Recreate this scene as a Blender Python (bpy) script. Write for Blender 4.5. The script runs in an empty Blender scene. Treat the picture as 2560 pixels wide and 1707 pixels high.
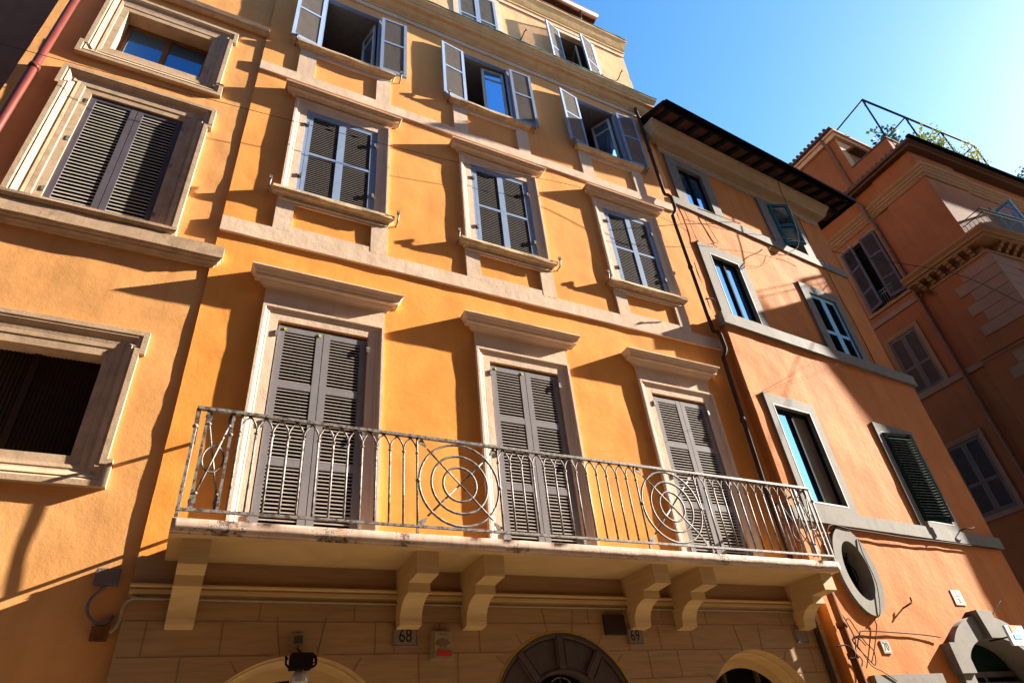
import bpy, bmesh, math, random
from mathutils import Vector, Matrix, noise
random.seed(7)
PI = math.pi
sc = bpy.context.scene
COL = sc.collection

# ------------------------------------------------------------------ materials
def lin(r, g, b):
    f = lambda c: c/12.92 if c <= .04045 else ((c+.055)/1.055)**2.4
    return (f(r/255), f(g/255), f(b/255), 1)

class NT:
    def __init__(s, name):
        s.m = bpy.data.materials.new(name); s.m.use_nodes = True
        s.t = s.m.node_tree; s.n = s.t.nodes; s.l = s.t.links
        s.b = s.n['Principled BSDF']
        g = s.n.new('ShaderNodeNewGeometry'); s.pos = g.outputs['Position']
    def map(s, sx=1, sy=1, sz=1):
        m = s.n.new('ShaderNodeMapping'); m.inputs['Scale'].default_value = (sx, sy, sz)
        s.l.new(s.pos, m.inputs['Vector']); return m.outputs['Vector']
    def noise(s, vec, scale, detail=4, rough=.55, dist=0):
        n = s.n.new('ShaderNodeTexNoise'); n.inputs['Scale'].default_value = scale
        n.inputs['Detail'].default_value = detail; n.inputs['Roughness'].default_value = rough
        n.inputs['Distortion'].default_value = dist
        s.l.new(vec, n.inputs['Vector']); return n.outputs['Fac']
    def ramp(s, fac, stops):
        r = s.n.new('ShaderNodeValToRGB'); e = r.color_ramp.elements
        while len(e) < len(stops): e.new(.5)
        for i, (p, c) in enumerate(stops):
            e[i].position = p; e[i].color = c if len(c) == 4 else (*c, 1)
        s.l.new(fac, r.inputs['Fac']); return r.outputs['Color']
    def mix(s, a, b, fac, mode='MIX'):
        m = s.n.new('ShaderNodeMix'); m.data_type = 'RGBA'; m.blend_type = mode
        for v, i in ((fac, 0), (a, 6), (b, 7)):
            if hasattr(v, 'links'): s.l.new(v, m.inputs[i])
            elif i == 0: m.inputs[0].default_value = v
            else: m.inputs[i].default_value = v if len(v) == 4 else (*v, 1)
        return m.outputs[2]
    def color(s, c):
        if hasattr(c, 'links'): s.l.new(c, s.b.inputs['Base Color'])
        else: s.b.inputs['Base Color'].default_value = c
    def bump(s, h, strength=.3, dist=.01):
        b = s.n.new('ShaderNodeBump'); b.inputs['Strength'].default_value = strength
        b.inputs['Distance'].default_value = dist
        s.l.new(h, b.inputs['Height'])
        p = s.b.inputs['Normal']
        if p.links: s.l.new(p.links[0].from_socket, b.inputs['Normal'])
        s.l.new(b.outputs['Normal'], p)
    def set(s, rough=.8, spec=.3, metal=0):
        s.b.inputs['Roughness'].default_value = rough
        s.b.inputs['Specular IOR Level'].default_value = spec
        s.b.inputs['Metallic'].default_value = metal; return s.m

def mul(c, k): return (min(1, c[0]*k), min(1, c[1]*k), min(1, c[2]*k), 1)

def plaster(name, base, patch=None, fine=.25, streak=.35, bump=.25, top=None):
    t = NT(name)
    big = t.noise(t.map(), .55, 5, .6)
    mid = t.noise(t.map(), 3.2, 5, .65, .4)
    c = t.ramp(big, [(.32, mul(base, .90)), (.52, base), (.72, patch or mul(base, 1.08))])
    c2 = t.ramp(mid, [(.35, (.90, .88, .86)), (.6, (1, 1, 1)), (.8, (1.0, .97, .94))])
    c = t.mix(c, c2, .8, 'MULTIPLY')
    if top:      # sky glare painted into the colour, paling towards the top of the house
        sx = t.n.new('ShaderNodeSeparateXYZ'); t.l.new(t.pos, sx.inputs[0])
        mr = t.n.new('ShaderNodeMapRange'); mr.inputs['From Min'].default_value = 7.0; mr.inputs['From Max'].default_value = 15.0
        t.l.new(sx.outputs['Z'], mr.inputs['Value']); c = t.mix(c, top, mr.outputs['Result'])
    st = t.noise(t.map(2.6, 2.6, .18), 2.4, 5, .6)
    s2 = t.ramp(st, [(.36, (.74, .72, .70)), (.52, (1, 1, 1))])
    c = t.mix(c, s2, streak, 'MULTIPLY')
    vo = t.n.new('ShaderNodeTexVoronoi'); vo.feature = 'DISTANCE_TO_EDGE'; vo.inputs['Scale'].default_value = .55; vo.inputs['Randomness'].default_value = 1
    wv = t.n.new('ShaderNodeTexNoise'); wv.inputs['Scale'].default_value = 3.5; wv.inputs['Detail'].default_value = 5; t.l.new(t.pos, wv.inputs['Vector'])
    ad = t.n.new('ShaderNodeVectorMath'); ad.operation = 'MULTIPLY_ADD'; ad.inputs[1].default_value = (.7, .7, .7)
    t.l.new(wv.outputs['Color'], ad.inputs[0]); t.l.new(t.pos, ad.inputs[2]); t.l.new(ad.outputs[0], vo.inputs['Vector'])
    ck = t.ramp(vo.outputs['Distance'], [(.0, (1, 1, 1)), (.0035, (0, 0, 0))])
    gate = t.ramp(t.noise(t.map(), .9, 3, .5), [(.52, (0, 0, 0)), (.62, (.45, .45, .45))])
    c = t.mix(c, mul(base, .45), t.mix(ck, gate, 1.0, 'MULTIPLY'))
    t.color(c)
    t.bump(t.noise(t.map(), 9, 4, .6), bump, .02)
    t.bump(t.noise(t.map(), 70, 3, .6), fine, .004)
    return t.set(.9, .12)

def stone(name, base, dark, scale=5, bump=.3, stain=.5):
    t = NT(name)
    a = t.noise(t.map(), scale, 6, .65, .3)
    c = t.ramp(a, [(.3, mul(base, .72)), (.5, base), (.75, mul(base, 1.12))])
    b = t.noise(t.map(1, 1, 1.2), 2.2, 6, .7)
    m = t.ramp(b, [(.50, (0, 0, 0)), (.72, (1, 1, 1))])
    mm = t.mix((0, 0, 0, 1), m, stain)
    c = t.mix(c, dark, mm)
    t.color(c)
    t.bump(t.noise(t.map(), 45, 4, .7), bump, .006)
    return t.set(.85, .2)

def travertine(name, base, dark, pits=True, veins=.6):
    t = NT(name)
    v = t.noise(t.map(.7, .7, 9), 2.6, 6, .6, .6)
    c = t.ramp(v, [(.32, mul(base, 1 - .42*veins)), (.5, base), (.68, mul(base, 1.1))])
    if pits:
        p = t.noise(t.map(1.0, 1.0, 1.2), 20, 8, .8, .5)
        reg = t.noise(t.map(), 2.2, 3, .5)
        dr = t.noise(t.map(6, 6, .5), 3.0, 5, .7)
        c = t.mix(c, mul(dark, 4), t.ramp(dr, [(.50, (0, 0, 0)), (.66, (.75, .75, .75))]))
        s = t.n.new('ShaderNodeMath'); s.operation = 'ADD'
        t.l.new(p, s.inputs[0]); t.l.new(reg, s.inputs[1])
        m = t.ramp(s.outputs[0], [(.0, (0, 0, 0)), (1., (1, 1, 1))])
        s2 = t.n.new('ShaderNodeMapRange'); s2.inputs['From Min'].default_value = 1.07
        s2.inputs['From Max'].default_value = 1.17
        t.l.new(s.outputs[0], s2.inputs['Value'])
        c = t.mix(c, dark, s2.outputs['Result'])
        inv = t.n.new('ShaderNodeMath'); inv.operation = 'SUBTRACT'; inv.inputs[0].default_value = 1
        t.l.new(s2.outputs['Result'], inv.inputs[1])
        t.bump(inv.outputs[0], .8, .012)
    t.color(c)
    t.bump(t.noise(t.map(1, 1, 6), 30, 4, .6), .12, .004)
    return t.set(.75, .25)

def paint(name, base, wear=.25, rough=.75, spec=.12):
    t = NT(name)
    a = t.noise(t.map(1, 1, .5), 7, 5, .7)
    c = t.ramp(a, [(.3, mul(base, 1 - wear)), (.55, base), (.8, mul(base, 1 + wear*.6))])
    t.color(c); t.bump(t.noise(t.map(), 60, 3, .6), .1, .003)
    return t.set(rough, spec)

def rusty(name, base, rust, lo=.48, hi=.6, rough=.6, spec=.3):
    t = NT(name)
    a = t.noise(t.map(), 22, 5, .7)
    m = t.ramp(a, [(lo, (0, 0, 0)), (hi, (1, 1, 1))])
    t.color(t.mix(base, rust, m)); t.bump(t.noise(t.map(), 90, 4, .7), .35, .004)
    return t.set(rough, spec)

def glass(name, tint, ior=1.9, metal=0):
    t = NT(name); t.color(tint); t.b.inputs['IOR'].default_value = ior
    t.bump(t.noise(t.map(), 2.0, 2, .5), .05, .02)
    return t.set(.03, .5, metal)

def plain(name, c, rough=.8, spec=.2, metal=0):
    t = NT(name); a = t.noise(t.map(), 14, 4, .6)
    t.color(t.ramp(a, [(.3, mul(c, .82)), (.7, mul(c, 1.12))])); return t.set(rough, spec, metal)

M = {}
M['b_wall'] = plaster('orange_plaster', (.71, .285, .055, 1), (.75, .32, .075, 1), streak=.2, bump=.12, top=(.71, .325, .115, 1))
M['b_attic'] = plaster('pale_orange_plaster', (.72, .38, .19, 1), streak=.25)
M['b_trim'] = plaster('cream_trim_plaster', (.60, .44, .32, 1), (.66, .50, .38, 1), fine=.5, streak=.3, bump=.2)
M['b_cornice'] = plaster('warm_cornice_plaster', (.62, .37, .17, 1), (.66, .42, .22, 1), streak=.4)
M['sill'] = stone('weathered_sill_stone', (.52, .37, .22, 1), (.10, .075, .05, 1), 9, .6, .6)
M['trav'] = travertine('pitted_travertine', (.47, .34, .26, 1), (.10, .052, .03, 1))
M['under'] = travertine('smooth_stone_render', (.47, .31, .135, 1), (.1, .07, .04, 1), False, .22)
M['clad'] = travertine('veined_stone_cladding', (.31, .18, .08, 1), (.1, .07, .04, 1), False, .4)
M['joint'] = plain('dark_joint', (.205, .115, .05, 1))
M['shut'] = paint('grey_brown_shutter_paint', (.19, .172, .178, 1), .15)
M['shut2'] = paint('blue_grey_shutter_paint', (.20, .265, .40, 1), .15)
M['slat2'] = paint('dusty_slat_paint', (.20, .175, .16, 1), .2)
M['slat'] = paint('shutter_slat_paint', (.34, .285, .25, 1), .2)
M['iron'] = rusty('worn_wrought_iron', (.21, .185, .165, 1), (.05, .038, .032, 1), .46, .58)
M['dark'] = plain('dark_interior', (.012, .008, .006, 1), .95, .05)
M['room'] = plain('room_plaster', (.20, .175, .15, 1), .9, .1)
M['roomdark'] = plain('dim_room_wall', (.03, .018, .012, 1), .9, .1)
M['white_paint'] = paint('aged_white_paint', (.42, .40, .39, 1), .15)
M['glass'] = glass('sky_glass', (.28, .50, .85, 1), 1.6, .9)
M['bglass'] = glass('blue_pane_glass', (.07, .20, .42, 1), 1.6, .6)
M['pipe'] = paint('dark_brown_pipe_paint', (.045, .026, .024, 1), .3, .8, .08)
M['redpipe'] = paint('red_pipe_paint', (.085, .014, .008, 1), .3, .5, .2)
M['copper'] = rusty('rusty_copper_pipe', (.12, .04, .018, 1), (.035, .018, .014, 1), .5, .65, .8)
M['orpipe'] = paint('orange_pipe_paint', (.13, .045, .014, 1), .5, .9, .05)
M['flash'] = rusty('verdigris_flashing', (.12, .26, .27, 1), (.03, .07, .08, 1), .45, .55)
M['tile'] = rusty('brown_roof_tile', (.075, .034, .022, 1), (.025, .015, .012, 1), .4, .7, .95)
M['gutter'] = paint('black_gutter_paint', (.004, .004, .005, 1), .3, 1.0, 0)
M['ctile'] = rusty('dark_eave_tile', (.03, .017, .012, 1), (.012, .009, .008, 1), .4, .7, 1.0, 0)
M['rafter'] = paint('dark_rafter_wood', (.009, .007, .006, 1), .4, .9, .1)
M['soffit'] = stone('terracotta_soffit', (.075, .03, .017, 1), (.02, .010, .008, 1), 8, .2, .6)
M['brgutter'] = paint('brown_gutter_paint', (.10, .035, .022, 1), .3, .4)
M['a_wall'] = plaster('tan_plaster', (.61, .295, .10, 1), (.65, .34, .135, 1), streak=.3, bump=.12)
M['a_trim'] = stone('brown_window_stone', (.42, .285, .18, 1), (.22, .14, .085, 1), 7, .3, .5)
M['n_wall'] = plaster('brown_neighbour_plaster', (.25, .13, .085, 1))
M['c_wall'] = plaster('salmon_orange_plaster', (.47, .155, .034, 1), (.50, .185, .05, 1), fine=.3, streak=.4, bump=.28)
M['c_trim'] = stone('grey_peperino_trim', (.14, .121, .10, 1), (.105, .092, .077, 1), 6, .2, .5)
M['c_cove'] = plaster('cream_cove_plaster', (.36, .27, .185, 1), streak=.4)
M['green'] = paint('dark_green_paint', (.006, .016, .013, 1), .3, .85, .04)
M['teal'] = paint('teal_shutter_paint', (.018, .10, .125, 1), .3)
M['ltblue'] = paint('light_blue_shutter_paint', (.22, .50, .76, 1), .15)
M['d_blue'] = paint('dull_blue_shutter_paint', (.05, .17, .28, 1), .15)
M['curtain'] = plain('brown_blind', (.16, .12, .09, 1))
M['d_wall'] = plaster('rust_orange_plaster', (.19, .057, .020, 1), (.205, .064, .024, 1), streak=.3, bump=.12)
M['d_soffit'] = plain('brown_eave_soffit', (.07, .036, .024, 1), .95, .05)
M['d_trim'] = plaster('tan_cornice_plaster', (.19, .092, .042, 1), streak=.4)
M['d_band'] = plaster('mauve_stone_band', (.17, .085, .06, 1), streak=.3)
M['d_quoin'] = plaster('brown_quoin_render', (.19, .095, .06, 1), streak=.3)
M['d_pale'] = plaster('pale_attic_plaster', (.36, .215, .135, 1), streak=.5)
M['d_shut'] = paint('brown_shutter_paint', (.075, .05, .045, 1), .2)
M['a_shut'] = paint('dark_grey_shutter_paint', (.085, .07, .085, 1), .2)
M['a_rib'] = plain('very_dark_brown_metal', (.030, .019, .013, 1), .9, .1)
M['a_slat'] = paint('pale_grey_slat_paint', (.42, .37, .31, 1), .2)
M['d_shut2'] = paint('mauve_grey_shutter_paint', (.05, .036, .048, 1), .2)
M['marble'] = stone('white_marble', (.44, .41, .37, 1), (.45, .42, .38, 1), 9, .1, .3)
M['greystone'] = stone('grey_plaque_stone', (.20, .15, .105, 1), (.12, .09, .06, 1), 12, .2, .4)
M['ink'] = plain('engraved_black', (.02, .016, .012, 1))
M['darkstone'] = stone('dark_red_stone', (.035, .014, .012, 1), (.012, .008, .008, 1), 14, .3, .6)
M['beigeplastic'] = plain('beige_plastic', (.26, .19, .10, 1), .5, .4)
M['redplastic'] = plain('red_plastic', (.42, .035, .015, 1), .3, .5)
M['greyplastic'] = plain('grey_plastic', (.13, .10, .09, 1), .5, .4)
M['blackmetal'] = plain('black_metal', (.012, .008, .007, 1), .9, .08)
M['lens'] = glass('lamp_glass', (.35, .30, .25, 1), 1.6)
M['yellow'] = plain('yellow_paint', (.33, .20, .02, 1))
M['doorwood'] = paint('grey_brown_door_wood', (.075, .055, .048, 1), .25)
M['cable'] = plain('black_cable', (.010, .007, .006, 1), .9, .1)
M['browncable'] = plain('brown_cable', (.035, .014, .007, 1), .9, .1)
M['tancable'] = plain('tan_cable', (.022, .011, .006, 1), .95, .05)
M['whitewire'] = plain('pale_wire', (.035, .024, .017, 1), .95, .05)
M['pergola'] = plain('dark_blue_steel', (.008, .010, .022, 1), .85, .1)
M['leaf'] = plain('green_leaf', (.13, .25, .025, 1), .6, .3)
M['leaf2'] = plain('yellow_green_leaf', (.50, .48, .04, 1), .6, .3)
M['leaf3'] = plain('dark_leaf', (.03, .09, .03, 1), .6, .3)
M['white'] = plain('white_board', (.5, .49, .48, 1), .5, .3)
M['orange'] = plain('orange_board', (.70, .16, .02, 1), .5, .3)
M['cyan'] = plain('turquoise_board', (.05, .42, .50, 1), .5, .3)
M['lichen'] = plain('lime_tag', (.42, .52, .02, 1))
M['cobble'] = stone('street_cobble', (.125, .10, .072, 1), (.08, .065, .05, 1), 14, .6, .4)
M['street_wall'] = plaster('opposite_plaster', (.34, .17, .075, 1))

# ------------------------------------------------------------------ mesh builder
class MB:
    def __init__(s): s.v = []; s.f = []; s.mi = []; s.sm = []
    def add(s, vs, fs, m=0, smooth=False):
        o = len(s.v); s.v += [tuple(p) for p in vs]
        for f in fs: s.f.append(tuple(i+o for i in f)); s.mi.append(m); s.sm.append(smooth)
    def quad(s, a, b, c, d, m=0): s.add([a, b, c, d], [(0, 1, 2, 3)], m)
    def box(s, x0, x1, y0, y1, z0, z1, m=0):
        v = [(x, y, z) for x in (x0, x1) for y in (y0, y1) for z in (z0, z1)]
        s.add(v, [(0, 1, 3, 2), (4, 6, 7, 5), (0, 4, 5, 1), (2, 3, 7, 6), (0, 2, 6, 4), (1, 5, 7, 3)], m)
    def prism(s, poly, y0, y1, m=0):           # poly in (x,z), extruded along y
        n = len(poly)
        s.add([(x, y0, z) for x, z in poly] + [(x, y1, z) for x, z in poly],
              [tuple(range(n)), tuple(range(2*n-1, n-1, -1))] + [(i, (i+1) % n, n+(i+1) % n, n+i) for i in range(n)], m)
    def prismx(s, poly, x0, x1, m=0):          # poly in (y,z), extruded along x
        n = len(poly)
        s.add([(x0, y, z) for y, z in poly] + [(x1, y, z) for y, z in poly],
              [tuple(range(n)), tuple(range(2*n-1, n-1, -1))] + [(i, (i+1) % n, n+(i+1) % n, n+i) for i in range(n)], m)
    def tube(s, pts, r, n=6, m=0, closed=False, smooth=True):
        P = [Vector(p) for p in pts]; N = len(P); rings = []
        rr = r if isinstance(r, (list, tuple)) else [r]*N
        up = None
        for i in range(N):
            a = P[i-1] if (i > 0 or closed) else P[i]
            b = P[(i+1) % N] if (i < N-1 or closed) else P[i]
            t = (b-a).normalized()
            if up is None:
                up = Vector((0, 0, 1)) if abs(t.z) < .9 else Vector((0, 1, 0))
            u = (up - t*up.dot(t))
            if u.length < 1e-4: u = t.orthogonal()
            u.normalize(); up = u; w = t.cross(u)
            rings.append([P[i] + (u*math.cos(2*PI*k/n) + w*math.sin(2*PI*k/n))*rr[i] for k in range(n)])
        v = [p for R_ in rings for p in R_]; f = []
        for i in range(N if closed else N-1):
            j = (i+1) % N
            for k in range(n): f.append((i*n+k, i*n+(k+1) % n, j*n+(k+1) % n, j*n+k))
        if not closed: f += [tuple(range(n-1, -1, -1)), tuple((N-1)*n+k for k in range(n))]
        s.add(v, f, m, smooth)
    def bar(s, a, b, w, d, m=0):               # flat bar between two points in the facade plane (x,z), depth along y
        a = Vector(a); b = Vector(b); t = (b-a).normalized(); n = Vector((-t.z, 0, t.x))*w/2; y = Vector((0, d/2, 0))
        v = [a-n-y, a+n-y, a+n+y, a-n+y, b-n-y, b+n-y, b+n+y, b-n+y]
        s.add(v, [(3, 2, 1, 0), (4, 5, 6, 7), (0, 1, 5, 4), (1, 2, 6, 5), (2, 3, 7, 6), (3, 0, 4, 7)], m)
    def mould(s, prof, path, m=0, jit=0, step=.15, caps=True):
        # prof: (p,z) outline; path: (x,y,ox,oy)
        pts = []
        for i in range(len(path)-1):
            a, b = path[i], path[i+1]
            L = math.hypot(b[0]-a[0], b[1]-a[1]); n = max(1, int(L/step)) if jit else 1
            for k in range(n):
                t = k/n; pts.append(tuple(a[j]+(b[j]-a[j])*t for j in range(4)))
        pts.append(path[-1]); n = len(prof); v = []
        for (x, y, ox, oy) in pts:
            for k, (p, z) in enumerate(prof):
                dp = dz = 0
                if jit:
                    q = Vector((x*3.1, y*3.1+k*.9, z*7)); dp = jit*noise.noise(q); dz = jit*noise.noise(q+Vector((9, 3, 5)))
                v.append((x+ox*(p+dp), y+oy*(p+dp), z+dz))
        f = []
        for i in range(len(pts)-1):
            for k in range(n-1): f.append((i*n+k, i*n+k+1, (i+1)*n+k+1, (i+1)*n+k))
            f.append((i*n+n-1, i*n, (i+1)*n, (i+1)*n+n-1))
        if caps: f += [tuple(range(n)), tuple((len(pts)-1)*n+k for k in range(n-1, -1, -1))]
        s.add(v, f, m)
    def frame(s, loop, steps, m=0, ms=None):   # loop: CCW (x,z) of the opening; steps (outward offset, y)
        L = [offset(loop, o) for o, _ in steps]; n = len(loop); v = []; 
        for lp, (o, y) in zip(L, steps): v += [(x, y, z) for x, z in lp]
        for i in range(len(steps)-1):
            f = []
            for k in range(n):
                f.append((i*n+k, i*n+(k+1) % n, (i+1)*n+(k+1) % n, (i+1)*n+k))
            s.add(v[i*n:(i+2)*n], [tuple(q-i*n for q in ff) for ff in f], ms[i] if ms else m)
    def build(s, name, mats, parent=None, loc=None, rotz=0):
        me = bpy.data.meshes.new(name); me.from_pydata(s.v, [], s.f)
        if not isinstance(mats, (list, tuple)): mats = [mats]
        for mm in mats: me.materials.append(M[mm] if isinstance(mm, str) else mm)
        me.polygons.foreach_set('material_index', s.mi); me.polygons.foreach_set('use_smooth', s.sm)
        bm = bmesh.new(); bm.from_mesh(me); bmesh.ops.recalc_face_normals(bm, faces=bm.faces); bm.to_mesh(me); bm.free()
        o = bpy.data.objects.new(name, me); COL.objects.link(o)
        if parent is not None: o.parent = parent
        if loc is not None: o.location = loc
        o.rotation_euler.z = rotz
        return o

def offset(loop, o):
    n = len(loop); out = []
    for i in range(n):
        p0, p1, p2 = Vector(loop[i-1]), Vector(loop[i]), Vector(loop[(i+1) % n])
        a = (p1-p0).normalized(); b = (p2-p1).normalized()
        na = Vector((a.y, -a.x)); nb = Vector((b.y, -b.x))
        d = 1 + na.dot(nb)
        out.append(tuple(p1 + (na+nb)*(o/max(d, .2))))
    return out
def rect(x0, x1, z0, z1): return [(x0, z0), (x1, z0), (x1, z1), (x0, z1)]

def empty(name, loc=(0, 0, 0), rotz=0):
    o = bpy.data.objects.new(name, None); COL.objects.link(o); o.location = loc; o.rotation_euler.z = rotz
    o.empty_display_size = .2; return o
def tag(o, label=None, cat=None, group=None, kind=None):
    if label: o['label'] = label
    if cat: o['category'] = cat
    if group: o['group'] = group
    if kind: o['kind'] = kind
    return o
def copy_tree(o, parent, loc, keep=True):
    c = o.copy(); COL.objects.link(c); c.parent = parent
    if loc is not None: c.location = loc
    for ch in list(o.children):
        d = ch.copy(); COL.objects.link(d); d.parent = c
    return c

# displaced wall sheet with rectangular holes
def wall_sheet(mb, x0, x1, z0, z1, holes, step=.09, amp=.006, m=0, edge=None, seed=0., zsplit=None, fine=1.0, y0=0.):
    def lines(a, b, extra):
        n = max(1, round((b-a)/step)); L = [a+(b-a)*i/n for i in range(n+1)]
        for e in extra:
            if a < e < b:
                L = [q for q in L if abs(q-e) > step*.3 or q in (a, b)]; L.append(e)
        return sorted(set(L))
    X = lines(x0, x1, [h[0] for h in holes]+[h[1] for h in holes]); Z = lines(z0, z1, [h[2] for h in holes]+[h[3] for h in holes]+([zsplit] if zsplit else []))
    v = []
    for z in Z:
        for x in X:
            xx = x
            if edge: xx = edge(x, z)
            q = Vector((x, seed, z))
            d = amp*(noise.noise(q*1.3)*1.0 + noise.noise(q*3.1)*.55 + fine*noise.noise(q*8.0)*.16)
            v.append((xx, d+y0, z))
    f = []; ms = []; nx = len(X)
    for j in range(len(Z)-1):
        for i in range(nx-1):
            cx = (X[i]+X[i+1])/2; cz = (Z[j]+Z[j+1])/2
            if any(h[0] < cx < h[1] and h[2] < cz < h[3] for h in holes): continue
            f.append((j*nx+i, j*nx+i+1, (j+1)*nx+i+1, (j+1)*nx+i))
            ms.append(1 if (zsplit and cz > zsplit) else m)
    o = len(mb.v); mb.v += v
    for q, k in zip(f, ms): mb.f.append(tuple(i+o for i in q)); mb.mi.append(k); mb.sm.append(True)

# louvred shutter leaf: local x 0..w from hinge, y 0..-t outward, z 0..h
def shutter_mb(w, h, rails, stile=.075, t=.04, pitch=.042, sd=.036, tilt=40, thick=.007, rail=.075, bot=.09, mf=0, ms=1):
    b = MB()
    b.box(0, stile, -t, 0, 0, h, mf); b.box(w-stile, w, -t, 0, 0, h, mf)
    zs = [(0, bot)] + [(r-rail/2, r+rail/2) for r in rails] + [(h-rail, h)]
    for a, c in zs: b.box(stile, w-stile, -t+.001, -.001, a, c, mf)
    ct, st = math.cos(math.radians(tilt)), math.sin(math.radians(tilt))
    for i in range(len(zs)-1):
        lo, hi = zs[i][1], zs[i+1][0]; n = max(1, int((hi-lo)/pitch)); p = (hi-lo)/n
        for k in range(n):
            zc = lo+p*(k+.5); yc = -t/2
            # outer edge low, inner edge high, edges cut plumb
            dy, dz = ct*sd/2, st*sd/2; hh = thick/2/ct
            poly = [(yc-dy, zc-dz+hh), (yc-dy, zc-dz-hh), (yc+dy, zc+dz-hh), (yc+dy, zc+dz+hh)]
            b.prismx(poly, stile-.004, w-stile+.004, ms)
    return b

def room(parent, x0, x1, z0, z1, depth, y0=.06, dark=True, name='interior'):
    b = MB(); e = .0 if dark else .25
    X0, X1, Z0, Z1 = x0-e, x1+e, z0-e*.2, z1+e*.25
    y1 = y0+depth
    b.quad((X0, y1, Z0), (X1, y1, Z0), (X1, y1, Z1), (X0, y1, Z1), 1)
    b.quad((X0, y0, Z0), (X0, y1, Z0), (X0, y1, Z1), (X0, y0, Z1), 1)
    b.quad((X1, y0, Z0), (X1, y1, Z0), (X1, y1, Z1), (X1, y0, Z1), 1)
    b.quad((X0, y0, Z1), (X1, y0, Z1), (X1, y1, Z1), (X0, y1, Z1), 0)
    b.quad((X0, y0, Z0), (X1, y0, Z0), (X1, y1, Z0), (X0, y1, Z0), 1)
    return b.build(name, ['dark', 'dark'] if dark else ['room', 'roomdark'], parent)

def reveal_mb(b, x0, x1, z0, z1, y0, y1, m=0):   # four jamb sheets of an opening
    b.quad((x0, y0, z0), (x0, y1, z0), (x0, y1, z1), (x0, y0, z1), m)
    b.quad((x1, y0, z0), (x1, y1, z0), (x1, y1, z1), (x1, y0, z1), m)
    b.quad((x0, y0, z1), (x1, y0, z1), (x1, y1, z1), (x0, y1, z1), m)
    b.quad((x0, y0, z0), (x1, y0, z0), (x1, y1, z0), (x0, y1, z0), m)

def body_mb(b, x0, x1, y0, y1, z1, m=0):         # sides, back and top of a hollow house
    b.quad((x0, y0, 0), (x0, y1, 0), (x0, y1, z1), (x0, y0, z1), m)
    b.quad((x1, y0, 0), (x1, y1, 0), (x1, y1, z1), (x1, y0, z1), m)
    b.quad((x0, y1, 0), (x1, y1, 0), (x1, y1, z1), (x0, y1, z1), m)
    b.quad((x0, y0, z1), (x1, y0, z1), (x1, y1, z1), (x0, y1, z1), m)

def U(xl, xr, back=.03): return [(xl, back, -1, 0), (xl, 0, -1, -1), (xr, 0, 1, -1), (xr, back, 1, 0)]
def strip_path(xl, xr): return [(xl, 0, 0, -1), (xr, 0, 0, -1)]
def boxprof(p, z0, z1): return [(-.03, z0), (p, z0), (p, z1), (-.03, z1)]

# ================================================================== HOUSE B (centre)
B = empty('town_house', (0, 0, 0))
tag(B, 'bright orange plastered house in the centre with three window bays above a long stone balcony', 'house')
CX = [1.075, 3.885, 6.69]; W0 = 1.075
XL, XR = -.33, 8.2
holes = []
for c in CX:
    d = c - W0
    holes.append((.53+d, 1.63+d, 3.60, 6.43)); holes.append((.49+d, 1.62+d, 8.75, 10.66)); holes.append((.52+d, 1.575+d, 12.42, 14.33))
ATT = [(.52, 1.50), (3.33, 4.31), (6.13, 7.11)]
for a, b_ in ATT: holes.append((a, b_, 15.3, 17.22))
b = MB(); wall_sheet(b, XL, XR, 3.58, 18.0, holes, .085, .0065, zsplit=15.2)
body_mb(b, XL, XR, .0, 7, 18.0)
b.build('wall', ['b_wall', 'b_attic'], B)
# ground floor cladding with three arches
arches = [(1.13, 1.81, .95), (3.90, 2.056, .906), (6.69, 1.81, .94)]
b = MB(); y = -.06
xs = [XL+.0+ (8.12-XL)*i/150 for i in range(151)]
def archtop(x):
    for cx, cz, r in arches:
        if abs(x-cx) < r: return cz+math.sqrt(r*r-(x-cx)**2)
    return None
for i in range(150):
    a, c = xs[i], xs[i+1]; ta, tc = archtop(a), archtop(c)
    if ta is None and tc is None: za = zc = 0
    else: za = ta if ta is not None else (tc if tc < 1.0 else 1.9); zc = tc if tc is not None else za
    b.quad((a, y, za), (c, y, zc), (c, y, 3.225), (a, y, 3.225))
for cx, cz, r in arches:
    n = 40
    for k in range(n):
        t0, t1 = PI*k/n, PI*(k+1)/n
        p = lambda t, yy: (cx+r*math.cos(t), yy, cz+r*math.sin(t))
        b.quad(p(t0, y), p(t1, y), p(t1, y+.28), p(t0, y+.28), 2)
    for sx in (-1, 1): b.quad((cx+sx*r, y, 0), (cx+sx*r, y+.28, 0), (cx+sx*r, y+.28, cz), (cx+sx*r, y, cz), 2)
b.quad((XL, y, 0), (XL, .3, 0), (XL, .3, 3.58), (XL, y, 3.58)); b.quad((8.12, y, 0), (8.12, .3, 0), (8.12, .3, 3.58), (8.12, y, 3.58))
b.box(XL+.001, 8.119, y, .02, 3.325, 3.58)                       # plain course under the slab
# joints between the cladding blocks
def jl(p, q): b.bar((p[0], y-.0005, p[1]), (q[0], y-.0005, q[1]), .008, .005, 1)
def inside(x, z):
    return any(math.hypot(x-cx, max(0, z-cz)) < r+.02 for cx, cz, r in arches)
for z in (3.04, 2.758, 2.47):
    x = XL+.02; seg = None
    while x < 8.1:
        if not inside(x, z): seg = x if seg is None else seg
        else:
            if seg is not None and x-seg > .06: jl((seg, z), (x-.02, z))
            seg = None
        x += .02
    if seg is not None: jl((seg, z), (8.1, z))
for x in (.02, .75, 1.62, 2.28, 3.02, 4.30, 4.78, 5.36, 6.05, 7.35): jl((x, 3.215), (x, 3.044))
for x in (-.14, .46, 1.83, 2.02, 2.49, 2.93, 4.80, 5.26, 5.75, 7.5, 7.86): jl((x, 3.036), (x, 2.762))
for x in (.165, 2.27, 2.68, 5.05, 5.48, 7.72): jl((x, 2.754), (x, 2.474))
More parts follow.
